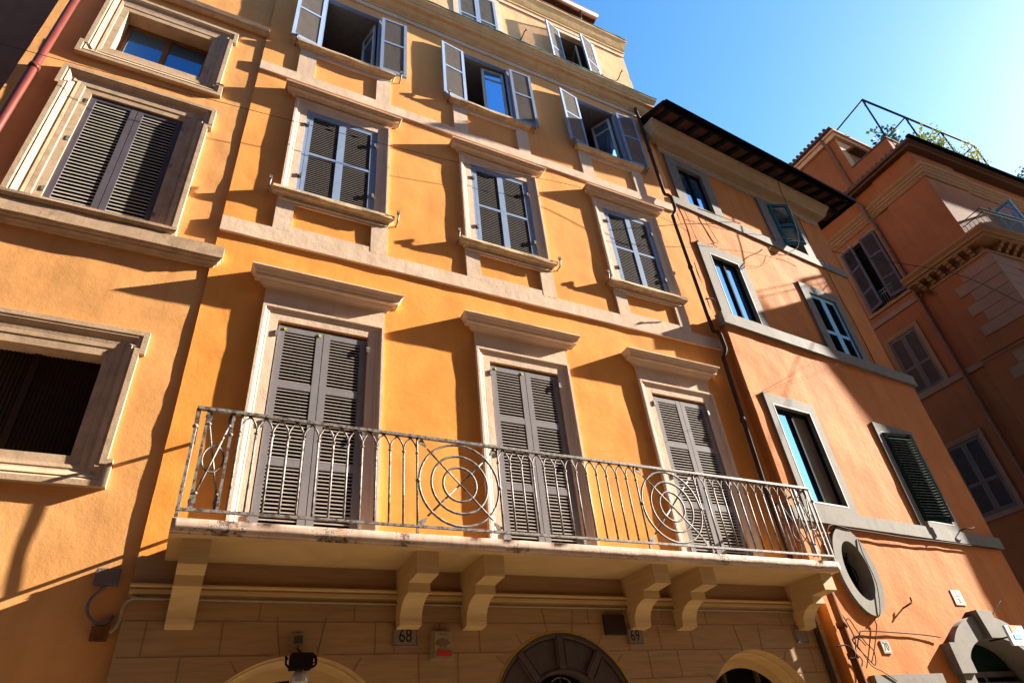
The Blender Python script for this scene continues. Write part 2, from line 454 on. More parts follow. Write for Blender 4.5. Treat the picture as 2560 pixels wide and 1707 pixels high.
for (cx, cz, r), hts in zip(arches, ((3.09, 2.95), (3.2, 3.04), (3.04, 2.95))):
    for ang, zt in ((100, hts[0]), (80, hts[0])):
        t = math.radians(ang); p0 = (cx+r*math.cos(t), cz+r*math.sin(t)); L = (zt-p0[1])/math.sin(t)
        jl(p0, (p0[0]+L*math.cos(t), zt))
    for ang in (122, 58, 140, 40):
        t = math.radians(ang); p0 = (cx+r*math.cos(t), cz+r*math.sin(t)); p1 = (cx+(r+.13)*math.cos(t), cz+(r+.13)*math.sin(t))
        jl(p0, p1)
b.build('cladding', ['clad', 'joint', 'under'], B)
# plaster mouldings of the ground floor
b = MB(); b.mould([(-.02, 3.225), (.02, 3.225), (.02, 3.25), (.045, 3.256), (.045, 3.285), (.03, 3.30), (.06, 3.315), (.06, 3.33), (-.02, 3.33)], [(XL, -.06, 0, -1), (8.12, -.06, 0, -1)])
b.build('string_course', 'under', B)
# arch infills
for i, (cx, cz, r) in enumerate(arches):
    b = MB(); n = 36
    if i == 1:
        fan = [(cx+r*.985*math.cos(PI*k/n), cz+r*.985*math.sin(PI*k/n)) for k in range(n+1)]
        yy = -.035
        def ring(ra, rb, ya, yb, m=0, a0=0, a1=PI):
            N = 30
            for k in range(N):
                t0, t1 = a0+(a1-a0)*k/N, a0+(a1-a0)*(k+1)/N
                q = lambda t, rr, y_: (cx+rr*math.cos(t), y_, cz+rr*math.sin(t))
                b.quad(q(t0, ra, ya), q(t1, ra, ya), q(t1, rb, yb), q(t0, rb, yb), m)
        ring(r*.99, .86, yy, yy); ring(.86, .845, yy, yy+.02); ring(.53, .51, yy, yy); ring(.51, .50, yy, yy+.12)
        ring(.845, .83, yy+.02, yy+.012); ring(.56, .53, yy+.02, yy)
        ring(.83, .56, yy+.022, yy+.022)
        ring(r+.004, r-.016, y-.004, y-.006, 2)                        # yellow masking line round the door
        for a in (18, 54, 90, 126, 162):
            t = math.radians(a); u = Vector((math.cos(t), 0, math.sin(t)))
            c0 = Vector((cx, yy+.004, cz))
            b.bar(c0+u*.54, c0+u*.865, .075, .02)
            for s_ in (-1, 1):
                n_ = Vector((-u.z, 0, u.x))*.055*s_
                b.bar(c0+u*.57+n_, c0+u*.83+n_, .014, .03)
        b.box(cx-r, cx+r, yy, yy+.05, 0.05, cz)
        for k in range(n):
            pass
        o = b.build('door', ['doorwood', 'dark', 'yellow'], B)
        g = MB()                                                        # scrolls in the fanlight
        for s_ in (-1, 1):
            pts = [(cx+s_*(.0+.17*math.sin(t)), yy+.09, cz+.42-.17*(1-math.cos(t))+.05) for t in [PI*k/14*1.3 for k in range(15)]]
            g.tube(pts, .008, 6)
            pts = [(cx+s_*(.10+.05*math.cos(t)), yy+.09, cz+.36+.05*math.sin(t)) for t in [2*PI*k/14 for k in range(13)]]
            g.tube(pts, .007, 6)
        for k in range(1, 6):
            t = PI*k/6; g.tube([(cx, yy+.10, cz), (cx+.5*math.cos(t), yy+.10, cz+.5*math.sin(t))], .007, 6)
        g.build('fanlight_grille', 'iron', o)
        b = MB(); b.box(cx-.52, cx+.52, .25, .26, cz-.1, cz+.52); b.build('fanlight_backing', 'dark', o)
    else:
        b.box(cx-r-.1, cx+r+.1, .55, .57, 0, cz+r+.1, 0)
        b.box(cx-r, cx+r, .24, .30, cz-.05, cz+.02, 1)
        for k in (-.3, .3): b.box(cx+k*r-.02, cx+k*r+.02, .24, .30, 0, cz+r*.9, 1)
        o = b.build('arch_opening', ['dark', 'doorwood'], B)
        b = MB()
        def ring2(ra, rb, ya, yb, m=0):
            N = 36
            for k in range(N):
                t0, t1 = PI*k/N, PI*(k+1)/N
                q = lambda t, rr, y_: (cx+rr*math.cos(t), y_, cz+rr*math.sin(t))
                b.quad(q(t0, ra, ya), q(t1, ra, ya), q(t1, rb, yb), q(t0, rb, yb), m)
        ring2(r-.001, r-.012, .08, .08); ring2(r-.012, r-.03, .08, .10); ring2(r-.03, r-.05, .10, .22); ring2(r-.05, r-.16, .22, .24)
        b.build('arch_lining', 'under', o)

# bands
def band(par, xl, xr, z0, z1, p, mat, name='band', jit=.003):
    b = MB(); b.mould(boxprof(p, z0, z1), strip_path(xl, xr), jit=jit); return b.build(name, mat, par)
band(B, -.33, 8.13, 7.69, 7.94, .035, 'b_trim'); band(B, -.33, 8.13, 11.325, 11.545, .035, 'b_trim')
band(B, -.33, 8.2, 14.58, 14.71, .03, 'b_trim')
band(B, -.33, 8.2, 17.38, 17.47, .03, 'b_trim')
# main cornice, flashing, attic cornice
b = MB(); b.mould([(-.03, 14.71), (.05, 14.71), (.05, 14.76), (.075, 14.775), (.075, 14.80), (.10, 14.82), (.125, 14.86), (.15, 14.92), (.16, 14.94), (.20, 14.95), (.22, 14.97), (.22, 15.04), (.235, 15.05), (.25, 15.10), (.28, 15.16), (.30, 15.19), (.30, 15.225), (-.03, 15.27)],
                   [(XL, 0, 0, -1), (8.2, 0, 1, -1), (8.2, 2.0, 1, 0)], jit=.004)
co = b.build('cornice', 'b_cornice', B)
b = MB(); b.mould([(.0, 15.272), (.305, 15.228), (.312, 15.238), (.312, 15.256), (.0, 15.30)], [(XL, 0, 0, -1), (8.2, 0, 1, -1), (8.2, 2.0, 1, 0)], jit=.008, step=.07)
b.build('flashing', 'flash', co)
b = MB(); b.mould([(-.03, 17.47), (.03, 17.47), (.03, 17.55), (.05, 17.565), (.05, 17.62), (.065, 17.66), (.09, 17.76), (.12, 17.90), (.145, 18.0), (.165, 18.03), (.165, 18.10), (-.03, 18.14)],
                   [(XL, 0, 0, -1), (8.2, 0, 1, -1), (8.2, 2.0, 1, 0)], jit=.004)
co = b.build('cornice', 'b_cornice', B)
b = MB(); b.mould([(-.3, 18.145), (.175, 18.10), (.18, 18.13), (.13, 18.17), (-.3, 18.24)], [(XL, 0, 0, -1), (8.2, 0, 1, -1), (8.2, 2.0, 1, 0)], jit=.008, step=.07)
b.mould([(-.6, 18.2), (.09, 18.175), (.09, 18.215), (-.6, 18.5)], [(XL, 0, 0, -1), (8.15, 0, 1, -1), (8.15, 2.0, 1, 0)], 1, jit=.015, step=.09)
b.build('roof_edge', ['greystone', 'tile'], co)
# penthouse with its brown gutter
b = MB(); b.box(XL, 8.35, 1.0, 6.5, 18.0, 20.9, 0); b.box(XL, 8.42, .88, 6.6, 20.72, 20.8, 1); b.box(XL, 8.50, .75, 6.6, 20.9, 21.02, 1)
ph = b.build('penthouse', ['orange_ph' if False else 'b_attic', 'tile'], B)
b = MB(); pts = [(XL, .68, 21.0), (8.5, .68, 21.0)]; b.tube(pts, .11, 12); b.tube([(7.9, .68, 20.9), (7.9, .72, 20.7), (7.9, .85, 20.5), (7.9, .95, 20.3)], .04, 8); b.build('gutter', 'brgutter', ph)

# --- row 1 balcony doors
def hood_profile(zb, zt, p):
    return [(-.03, zb), (.022, zb), (.03, zb+.012), (.03, zb+.022), (.045, zb+.03), (.06, zb+.05), (.075, zb+.062), (.075, zb+.072), (.135, zb+.075),
            (.138, zb+.12), (.150, zb+.125), (.155, zb+.14), (.165, zb+.16), (p-.012, zt-.028), (p-.004, zt-.022), (p, zt-.018), (p, zt), (-.03, zt+.02)]
def surround(b, x0, x1, z0, z1, mat=0):
    b.frame(rect(x0, x1, z0, z1), [(0, .05), (0, -.024), (.11, -.026), (.118, -.034), (.135, -.034), (.155, -.040), (.168, -.052), (.20, -.052), (.202, .03)], mat)
def hinges(par, spots):      # small strap hinges, each its own sub-part
    b = MB(); b.box(-.016, .016, -.03, .028, -.04, .04); o = b.build('hinge', 'iron', par, spots[0])
    for p in spots[1:]:
        c = o.copy(); COL.objects.link(c); c.parent = par; c.location = p
def door_window(c, first):
    d = c - W0
    b = MB(); surround(b, .53+d, 1.63+d, 3.5, 6.455)
    b.box(.33+d, 1.83+d, -.02, .03, 6.662, 6.93)                     # frieze
    w = b.build('window', 'b_trim', B)
    b = MB(); b.mould(hood_profile(6.925, 7.135, .195), U(.318+d, 1.852+d), jit=.002); b.build('hood', 'b_trim', w)
    rails = [1.87-.03, .93]
    lw = .532
    hgt = 2.73
    for s_ in (0, 1):
        m = shutter_mb(lw, hgt, [.955, 1.905], stile=.08, pitch=.0425, bot=.10, rail=.085, thick=.0105, sd=.038, tilt=31)
        if s_ == 0: o = m.build('shutter', ['shut', 'slat'], w, (.545+d, .035, 3.675))
        else:
            for i, q in enumerate(m.v): m.v[i] = (-q[0], q[1], q[2])
            o = m.build('shutter', ['shut', 'slat'], w, (1.617+d, .035, 3.675))
    hinges(w, [(x+d, -.007, z) for z in (6.26, 5.05, 4.0) for x in (.53, 1.627)])
    if c != CX[2]:
        b = MB(); b.box(.61+d, .635+d, -.012, -.004, 6.34, 6.37); b.box(1.02+d, 1.045+d, -.012, -.004, 6.33, 6.365); b.build('paint_tag', 'lichen', w)
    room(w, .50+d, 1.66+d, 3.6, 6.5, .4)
for c in CX: door_window(c, False)

# --- row 2 shuttered windows
def mid_window(c):
    d = c - W0
    b = MB(); surround(b, .485+d, 1.625+d, 8.70, 10.665)
    w = b.build('window', 'b_trim', B)
    b = MB(); b.mould(hood_profile(10.875, 11.04, .19), U(.285+d, 1.80+d), jit=.002); b.build('hood', 'b_trim', w)
    b = MB(); b.mould([(-.03, 8.56), (.06, 8.56), (.07, 8.585), (.10, 8.60), (.12, 8.62), (.125, 8.64), (.125, 8.685), (.10, 8.69), (-.03, 8.71)], U(.31+d, 1.79+d), jit=.011, step=.06)
    b.build('sill', 'sill', w)
    b = MB()                                                            # apron panel
    b.mould(boxprof(.035, 7.93, 8.57), strip_path(.275+d, .51+d), jit=.002); b.mould(boxprof(.035, 7.93, 8.57), strip_path(1.595+d, 1.835+d), jit=.002)
    b.mould(boxprof(.033, 8.47, 8.57), strip_path(.505+d, 1.60+d)); b.mould(boxprof(.032, 7.93, 8.03), strip_path(.505+d, 1.60+d))
    b.build('apron', 'b_trim', w)
    b = MB(); b.frame(rect(.535+d, 1.575+d, 8.72, 10.615), [(0, .045), (0, -.012), (.052, -.012), (.052, .05)]); b.build('window_frame', 'shut2', w)
    lw = .515
    for s_ in (0, 1):
        m = shutter_mb(lw, 1.875, [.92], stile=.055, pitch=.040, sd=.032, bot=.08, rail=.05, tilt=47, thick=.0065)
        if s_ == 0: m.build('shutter', ['shut2', 'slat2'], w, (.540+d, .030, 8.735))
        else:
            for i, q in enumerate(m.v): m.v[i] = (-q[0], q[1], q[2])
            m.build('shutter', ['shut2', 'slat2'], w, (1.570+d, .030, 8.735))
    hinges(w, [(x+d, -.012, z) for z in (10.3, 9.1) for x in (.525, 1.587)])
    for x in (.14, 1.965):
        b = MB()
        if c == CX[2] and x > 1: continue
        b.tube([(x+d, .0, 8.60), (x+d, -.10, 8.61), (x+d, -.12, 8.66), (x+d+.01, -.13, 8.77)], .014, 6); b.box(x+d-.02, x+d+.02, -.15, -.11, 8.74, 8.80)
        b.build('shutter_stop', 'iron', w)
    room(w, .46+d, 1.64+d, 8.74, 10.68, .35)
for c in CX: mid_window(c)

# --- row 3 open windows
def top_window(c, k):
    d = c - W0
    b = MB(); reveal_mb(b, .52+d, 1.575+d, 12.42, 14.33, 0, .16)
    w = b.build('window', 'room', B)
    b = MB(); b.frame(rect(.55+d, 1.545+d, 12.43, 14.29), [(0, .06), (0, -.008), (.032, -.008), (.032, .06)]); b.build('window_frame', 'shut2', w)
    b = MB(); b.mould([(-.03, 12.29), (.06, 12.29), (.07, 12.31), (.10, 12.325), (.12, 12.34), (.125, 12.36), (.125, 12.405), (.10, 12.41), (-.03, 12.43)], U(.27+d, 1.755+d), jit=.011, step=.06)
    b.build('sill', 'sill', w)
    b = MB()
    b.mould(boxprof(.035, 11.54, 12.30), strip_path(.22+d, .50+d), jit=.002); b.mould(boxprof(.035, 11.54, 12.30), strip_path(1.556+d, 1.81+d), jit=.002)
    b.mould(boxprof(.033, 12.19, 12.30), strip_path(.495+d, 1.56+d))
    b.build('apron', 'b_trim', w)
    ang = [(172, 178), (174, 178), (171, 177.5)][k]
    for s_ in (0, 1):
        m = shutter_mb(.505, 1.82, [.98], stile=.06, pitch=.026, sd=.032, bot=.08, rail=.05, tilt=42)
        if s_ == 0:
            m.build('shutter', ['shut2', 'slat2'], w, (.525+d, -.045, 12.475), -math.radians(ang[0]))
        else:
            for i, q in enumerate(m.v): m.v[i] = (-q[0], q[1], q[2])
            m.build('shutter', ['shut2', 'slat2'], w, (1.585+d, -.075, 12.475), math.radians(ang[1]))
    # inner casements
    def casement(w_, h_, gl):
        q = MB(); q.frame(rect(.055, w_-.055, .07, h_-.06), [(0, .03), (0, 0), (.055, 0), (.055, .04), (0, .04), (0, .03)]); 
        q.box(.05, w_-.05, .004, .036, h_*.80, h_*.80+.035)
        return q
    if k == 0:
        o = casement(.47, 1.80, 0).build('casement', 'white_paint', w, (1.52+d, .12, 12.46), math.radians(105))
        q = MB(); q.box(.05, .42, .018, .022, .06, 1.75); q.build('pane', 'glass', o)
    elif k == 1:
        o = casement(.50, 1.80, 0).build('casement', 'white_paint', w, (1.01+d, .12, 12.46), math.radians(-4))
        q = MB(); q.box(.05, .45, .018, .022, .06, 1.75); q.build('pane', 'glass', o)
    else:
        o = casement(.47, 1.80, 0).build('casement', 'white_paint', w, (1.52+d, .12, 12.46), math.radians(118))
        q = MB(); q.box(.05, .42, .018, .022, .06, 1.75); q.build('pane', 'glass', o)
    for x in (.12, 1.975):
        b = MB()
        b.tube([(x+d, .0, 12.34), (x+d, -.09, 12.35), (x+d, -.12, 12.40), (x+d+.005, -.125, 12.52)], .014, 6); b.box(x+d-.02, x+d+.02, -.145, -.105, 12.46, 12.53)
        b.build('shutter_stop', 'iron', w)
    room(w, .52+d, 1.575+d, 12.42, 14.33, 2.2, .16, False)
for k, c in enumerate(CX): top_window(c, k)

# --- attic windows
for k, (a, c_) in enumerate(ATT):
    b = MB(); b.frame(rect(a, c_, 15.3, 17.22), [(0, .1), (0, -.02), (.13, -.02), (.13, .03)])
    w = b.build('window', 'b_trim', B)
    hw = (c_-a)/2
    for s_ in (0, 1):
        m = shutter_mb(hw-.005, 1.9, [.75], stile=.055, pitch=.026, sd=.03, bot=.07, rail=.05, tilt=42)
        op = (0, 0) if k < 2 else (163, 17)
        if s_ == 0: m.build('shutter', ['shut2', 'slat2'], w, (a+.003, .02 if k < 2 else -.03, 15.31), -math.radians(op[0]))
        else:
            for i, q in enumerate(m.v): m.v[i] = (-q[0], q[1], q[2])
            m.build('shutter', ['shut2', 'slat2'], w, (c_-.003, .02 if k < 2 else -.03, 15.31), math.radians(op[1]))
    if k == 2:
        q = MB(); q.frame(rect(.05, .42, .07, 1.8), [(0, .03), (0, 0), (.05, 0), (.05, .04)]); q.box(.03, .44, .0, .03, .75, .8); q.build('casement', 'white_paint', w, (a+.62, .12, 15.35), math.radians(70))
    room(w, a, c_, 15.3, 17.22, 1.8, .1, k < 2)

# --- balcony
b = MB(); x0, x1 = -.115, 7.905
prof = [(.06, 3.545), (-.79, 3.545), (-.795, 3.556), (-.822, 3.558), (-.824, 3.61), (-.823, 3.664), (-.821, 3.667), (.06, 3.672)]
N = 200; P = []
for i in range(N+1):
    x = x0+(x1-x0)*i/N
    for k, (yy, z) in enumerate(prof):
        q = Vector((x*4, k*1.7, 2)); q2 = Vector((x*14, k*2.7, 5))
        j = .004*noise.noise(q)+.002*noise.noise(q2) if 1 < k < 7 else 0
        P.append((x, yy+j, z+j*.8))
n = len(prof); F = [tuple(range(n)), tuple(N*n+k for k in range(n))]; mi = []
b.add(P, [F[0], F[1]], 0)
for k in range(n):
    fs = [(i*n+k, i*n+(k+1) % n, (i+1)*n+(k+1) % n, (i+1)*n+k) for i in range(N)]
    o = len(b.v) - len(P)
    for f in fs: b.f.append(tuple(q+o for q in f)); b.mi.append(1 if k == 0 else 0); b.sm.append(k in (3, 4))
slab = b.build('balcony_slab', ['trav', 'under'], B)
cpoly = [(.0, 3.545), (-.70, 3.545), (-.70, 3.335), (-.455, 3.315), (-.455, 3.225)]
for k in range(17):
    t = k/16*PI/2; cpoly.append((-.455+.255*(math.sin(t)) , 3.225-.20*(1-math.cos(t))))
cpoly += [(-.19, 2.985), (-.03, 2.965)]
for xa in (-.005, 2.03, 2.735, 4.845, 5.54, 7.615):
    b = MB(); b.prismx(cpoly, xa, xa+.222); b.build('corbel', 'under', slab)
# railing
ry = -.75; zt, zb = 4.735, 3.765
b = MB()
xa, xb = -.095, 7.95
b.box(xa-.015, xb+.015, ry-.02, ry+.02, zt-.015, zt+.015); b.box(xa-.012, xb+.012, ry-.014, ry+.014, zb-.012, zb+.012)
for x in (xa, xb): b.box(x-.02, x+.02, ry+.02, .02, zt-.012, zt+.012); b.box(x-.012, x+.012, ry+.014, .02, zb-.012, zb+.012)
for x in (xa, 2.02, 2.96, 4.84, 5.79, xb): b.box(x-.011, x+.011, ry-.011, ry+.011, 3.66, zb)
rail_o = b.build('railing', 'iron', B)
def knob(b, x, y_, z, r=.021):
    b.add(*uvball(x, y_, z, r), 0, True)
def uvball(x, y_, z, r, nu=8, nv=5, sq=.8):
    v = [(x, y_, z-r*sq)]; f = []
    for i in range(1, nv):
        t = PI*i/nv
        for k in range(nu): v.append((x+r*math.sin(t)*math.cos(2*PI*k/nu), y_+r*math.sin(t)*math.sin(2*PI*k/nu), z-r*sq*math.cos(t)))
    v.append((x, y_, z+r*sq)); L = len(v)-1
    for k in range(nu): f.append((0, 1+(k+1) % nu, 1+k)); f.append((L, 1+(nv-2)*nu+k, 1+(nv-2)*nu+(k+1) % nu))
    for i in range(nv-2):
        for k in range(nu): f.append((1+i*nu+k, 1+i*nu+(k+1) % nu, 1+(i+1)*nu+(k+1) % nu, 1+(i+1)*nu+k))
    return v, f
ZK = 4.545
def baluster_mb(arcs=(1, 1), top=False):
    b = MB(); b.tube([(0, 0, zb), (0, 0, ZK if not top else zt)], .0118, 7); knob(b, 0, 0, ZK)
    for s_, on in zip((-1, 1), arcs):
        if not on: continue
        # arc of a pointed arch: leaves the knob upright, bends over to meet the rail
        R_ = .20; pts = []
        for k in range(9):
            t = k/8*math.radians(72); pts.append((s_*(R_*(1-math.cos(t)))*.88, 0, ZK+.012+R_*math.sin(t)*.93))
        b.tube(pts, .0092, 6)
    return b
base_m = {}
def baluster(x, arcs=(1, 1), top=False):
    key = (arcs, top)
    if key not in base_m:
        base_m[key] = baluster_mb(arcs, top).build('baluster', 'iron', rail_o, (x, ry, 0))
    else:
        c = base_m[key].copy(); COL.objects.link(c); c.parent = rail_o; c.location = (x, ry, 0)
sp = .1445
baluster(.285, (0, 1), True)
for i in range(1, 12): baluster(.285+sp*i)
baluster(2.02, (1, 0), True); baluster(2.96, (0, 1), True)
for i in range(1, 13): baluster(2.96+(4.84-2.96)/13*i)
baluster(4.84, (1, 0), True); baluster(5.79, (0, 1), True)
for i in range(1, 12): baluster(5.79+(7.57-5.79)/12*i)
baluster(7.57, (1, 0), True)
def leaf_end(b, p, dx, dz):   # flared arrow end of a medallion spoke
    t = Vector((dx, 0, dz)).normalized(); n = Vector((-t.z, 0, t.x)); p = Vector(p)
    a = p - t*.10
    v = [a-n*.008, a+n*.008, p+n*.034, p+t*.0, p-n*.034]; y_ = Vector((0, .006, 0))
    b.add([q-y_ for q in v]+[q+y_ for q in v], [(0, 1, 2, 3, 4), (9, 8, 7, 6, 5)]+[(i, (i+1) % 5, 5+(i+1) % 5, 5+i) for i in range(5)])
def medallion(cx):
    b = MB(); cz = 4.243
    for r in (.452, .318, .188):
        b.tube([(r*math.cos(2*PI*k/40), 0, r*math.sin(2*PI*k/40)) for k in range(40)], .0135, 7, closed=True)
    for sx, sz in ((-1, 1), (1, 1), (-1, -1), (1, -1)):
        b.tube([(0, .004*sx*sz, 0), (sx*.36, .004*sx*sz, sz*.365)], .0105, 6); leaf_end(b, (sx*.44, 0, sz*.455), sx, sz)
    for s_ in (-1, 1): knob(b, s_*.462, 0, .0, .028)
    return b
m0 = medallion(0).build('medallion', 'iron', rail_o, (2.49, ry, 4.243))
c = m0.copy(); COL.objects.link(c); c.parent = rail_o; c.location = (5.315, ry, 4.243)
def end_panel(mir=1):
    b = MB()
    for dx in (0, .085, .305): b.box(mir*dx-.012, mir*dx+.012, -.012, .012, zb, zt)
    b.add(*uvball(0, 0, 4.545, .027), 0, True); b.add(*uvball(mir*.305, 0, 4.5, .024), 0, True)
    cx = mir*.195; cz = 4.243
    for s_ in (-1, 1):
        b.tube([(cx-s_*.085, s_*.004, zt-.15), (cx, s_*.004, cz), (cx+s_*.085, s_*.004, zb+.15)], .010, 6)
        for zz, sg in ((zt-.15, 1), (zb+.15, -1)):
            x_ = cx-s_*sg*.085; b.add(*uvball(x_, 0, zz, .02), 0, True)
            x2 = cx-s_*sg*.098
            b.add([(x_-.006, -.005, zz), (x_+.006, -.005, zz), (x2+.032, -.005, zz+sg*.07), (x2+.018, -.005, zz+sg*.13), (x2-.018, -.005, zz+sg*.13), (x2-.032, -.005, zz+sg*.07)], [(0, 1, 2, 3, 4, 5)])
            b.add([(x_-.006, .005, zz), (x_+.006, .005, zz), (x2+.032, .005, zz+sg*.07), (x2+.018, .005, zz+sg*.13), (x2-.018, .005, zz+sg*.13), (x2-.032, .005, zz+sg*.07)], [(0, 1, 2, 3, 4, 5)])
    b.tube([(cx+.088*math.cos(2*PI*k/28), 0, cz+.128*math.sin(2*PI*k/28)) for k in range(28)], .009, 6, closed=True)
    return b
end_panel(1).build('end_panel', 'iron', rail_o, (xa, ry, 0)); end_panel(-1).build('end_panel', 'iron', rail_o, (xb, ry, 0))
for x in (xa, xb):                                                     # short returns to the wall
    b = MB()
    for yy in (-.60, -.15): b.tube([(x, yy, zb), (x, yy, zt)], .010, 6)
    for s_ in (-1, 1): b.tube([(x+s_*.004, -.375-s_*.15, zt-.05), (x+s_*.004, -.375+s_*.15, zb+.05)], .010, 6)
    b.tube([(x, -.375+.12*math.cos(2*PI*k/24), 4.243+.15*math.sin(2*PI*k/24)) for k in range(24)], .009, 6, closed=True)
    b.build('side_panel', 'iron', rail_o)

# ================================================================== HOUSE A (left)
A = empty('town_house', (-.33, .02, 0)); tag(A, 'tan plastered house at the left edge with heavy eared brown stone window frames', 'house')
AL = -2.71
ho, hi_ = -1.90, -.75
ah = [(ho, hi_, 10.63, 11.65), (-1.85, -.76, 7.45, 9.55), (ho, hi_, 4.48, 5.60)]
b = MB(); wall_sheet(b, AL, .02, 0, 14.5, ah, .085, .008, seed=4.4)
body_mb(b, AL, .02, 0, 6, 14.5); b.build('wall', 'a_wall', A)
def eared(x0, x1, z0, z1, ew, eh, top=True, bot=True):
    L = []
    if bot: L += [(x0-ew, z0), (x1+ew, z0), (x1+ew, z0+eh), (x1, z0+eh)]
    else: L += [(x0, z0), (x1, z0)]
    if top: L += [(x1, z1-eh), (x1+ew, z1-eh), (x1+ew, z1), (x0-ew, z1), (x0-ew, z1-eh), (x0, z1-eh)]
    else: L += [(x1, z1), (x0, z1)]
    if bot: L += [(x0, z0+eh), (x0-ew, z0+eh)]
    return L
def a_frame(x0, x1, z0, z1, outer, ears, d=.07, rec=.06):
    b = MB()
    # inner flat architrave
    b.frame(rect(x0, x1, z0, z1), [(0, rec), (0, -d*.25), (.09, -d*.28), (.10, -d*.40), (.155, -d*.42)])
    lp = eared(*outer, .05, .42 if z1-z0 > 1.5 else .28, *ears)
    b.frame(lp, [(-.20, .01), (-.20, -d*.42), (-.165, -d*.5), (-.15, -d*.42), (-.135, -d*.48), (-.11, -d*.75), (-.085, -d*.95), (-.07, -d*.85), (-.055, -d*1.05), (-.0, -d*1.05), (0, .03)])
    b.box(outer[0]+.05, x0-.14, -d*.41, .02, outer[2]+.05, outer[3]-.05); b.box(x1+.14, outer[1]-.05, -d*.41, .02, outer[2]+.05, outer[3]-.05)
    b.box(x0-.14, x1+.14, -d*.41, .02, z1+.145, outer[3]-.05)
    b.box(x0-.14, x1+.14, -d*.41, .02, outer[2]+.05, z0-.145)
    return b
# main shuttered window
w = a_frame(-1.85, -.76, 7.42, 9.55, (-2.21, -.45, 7.30, 9.93), (True, False), .075).build('window', 'a_trim', A)
lw = .545
for s_ in (0, 1):
    m = shutter_mb(lw-.004, 2.05, [], stile=.07, pitch=.058, sd=.05, bot=.06, rail=.06, tilt=47, thick=.0115, t=.05)
    if s_ == 0: m.build('shutter', ['a_shut', 'a_slat'], w, (-1.85, .05, 7.47), -.0)
    else:
        for i, q in enumerate(m.v): m.v[i] = (-q[0], q[1], q[2])
        m.build('shutter', ['a_shut', 'a_slat'], w, (-.76, .05, 7.47))
hinges(w, [(x, .005, z) for z in (9.38, 8.6, 7.68) for x in (-1.87, -.74)]); room(w, -1.85, -.76, 7.45, 9.55, .35, .062)
# small top window with two panes
def a_pane_window(z0, z1, outer, dep, glassy):
    w = a_frame(ho, hi_, z0, z1, outer, (True, True), .055, dep).build('window', 'a_trim', A)
    return w
w = a_pane_window(10.63, 11.65, (-2.20, -.46, 10.30, 12.02), .30, True)
b = MB(); y_ = .22
mid = (ho+hi_)/2
b.frame(rect(ho+.06, mid-.035, 10.70, 11.58), [(0, y_+.03), (0, y_), (.035, y_), (.035, y_-.012), (.07, y_-.012)]); b.frame(rect(mid+.035, hi_-.06, 10.70, 11.58), [(0, y_+.03), (0, y_), (.035, y_), (.035, y_-.012), (.07, y_-.012)])
o = b.build('window_frame', 'copperwood' if False else 'd_trim', w)
for a, c_ in ((ho+.06, mid-.035), (mid+.035, hi_-.06)):
    b = MB(); b.box(a, c_, y_+.015, y_+.02, 10.70, 11.58); b.build('pane', 'bglass', o)
# lower window with a dark grille
w = a_pane_window(4.48, 5.60, (-2.20, -.45, 4.19, 5.95), .22, False)
b = MB()
x = ho+.01
while x < hi_: b.box(x, x+.018, .155, .17, 4.48, 5.60); x += .036
b.box(ho, hi_, .168, .18, 4.48, 5.60); b.box((ho+hi_)/2-.03, (ho+hi_)/2+.03, .14, .17, 4.48, 5.6)
b.build('ribbed_shutter', 'a_rib', w); room(w, ho, hi_, 4.48, 5.60, .4, .2)
# cornice and sill
b = MB(); b.mould([(-.03, 7.06), (.03, 7.06), (.045, 7.08), (.07, 7.10), (.075, 7.125), (.095, 7.14), (.10, 7.16), (.115, 7.165), (.115, 7.345), (-.03, 7.36)], [(AL, 0, 0, -1), (.0, 0, 1, -1), (.0, .04, 1, 0)], jit=.005, step=.08)
b.build('cornice', 'a_trim', A)
b = MB(); b.mould([(-.03, 7.355), (.09, 7.355), (.10, 7.37), (.13, 7.385), (.145, 7.41), (.145, 7.445), (.0, 7.455)], U(-2.25, -.58), jit=.006, step=.08); b.build('sill', 'a_trim', A)
b = MB(); b.mould([(-.03, 12.3), (.08, 12.3), (.1, 12.34), (.12, 12.42), (-.03, 12.45)], strip_path(AL, .02), jit=.004); b.build('cornice', 'a_trim', A)

# neighbour beyond A
Nh = empty('town_house', (-3.04, .75, 0)); tag(Nh, 'shaded brown house set back beyond the red drain pipe at the far left', 'house')
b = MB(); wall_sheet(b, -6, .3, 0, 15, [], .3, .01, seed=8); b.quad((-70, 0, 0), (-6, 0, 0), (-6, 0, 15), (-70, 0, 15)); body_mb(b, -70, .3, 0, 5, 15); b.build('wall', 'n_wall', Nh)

# ================================================================== HOUSE C (right)
CT = math.radians(3.7)
C = empty('town_house', (8.2, -.18, 0), CT); tag(C, 'salmon orange house right of the balcony house, with grey stone window trim and dark eaves', 'house')
YU = .18   # upper storeys stand back behind the second string course
cw = [  # u0,u1,z0,z1, outer
    (.52, 1.33, 11.86, 13.17), (3.77, 4.62, 11.86, 13.27),
    (.57, 1.40, 8.50, 10.33), (3.79, 4.76, 8.50, 10.38),
    (.49, 1.45, 4.84, 6.58), (3.62, 4.60, 4.84, 6.60)]
co_ = [(.21, 1.61, 11.80, 13.42), (3.38, 4.93, 11.80, 13.45), (.27, 1.64, 8.40, 10.60), (3.52, 5.01, 8.40, 10.62), (.315, 1.65, 4.70, 6.80), (3.46, 4.80, 4.70, 6.80)]
OV = (1.0, 3.80)
ch = list(cw) + [(OV[0]-.32, OV[0]+.32, OV[1]-.46, OV[1]+.46), (2.855, 4.885, 0, 2.86)]
b = MB(); wall_sheet(b, 0, 6.05, 0, 8.44, ch, .085, .010, seed=2.2); wall_sheet(b, 0, 6.05, 8.44, 13.9, ch, .085, .010, seed=2.9, y0=YU)
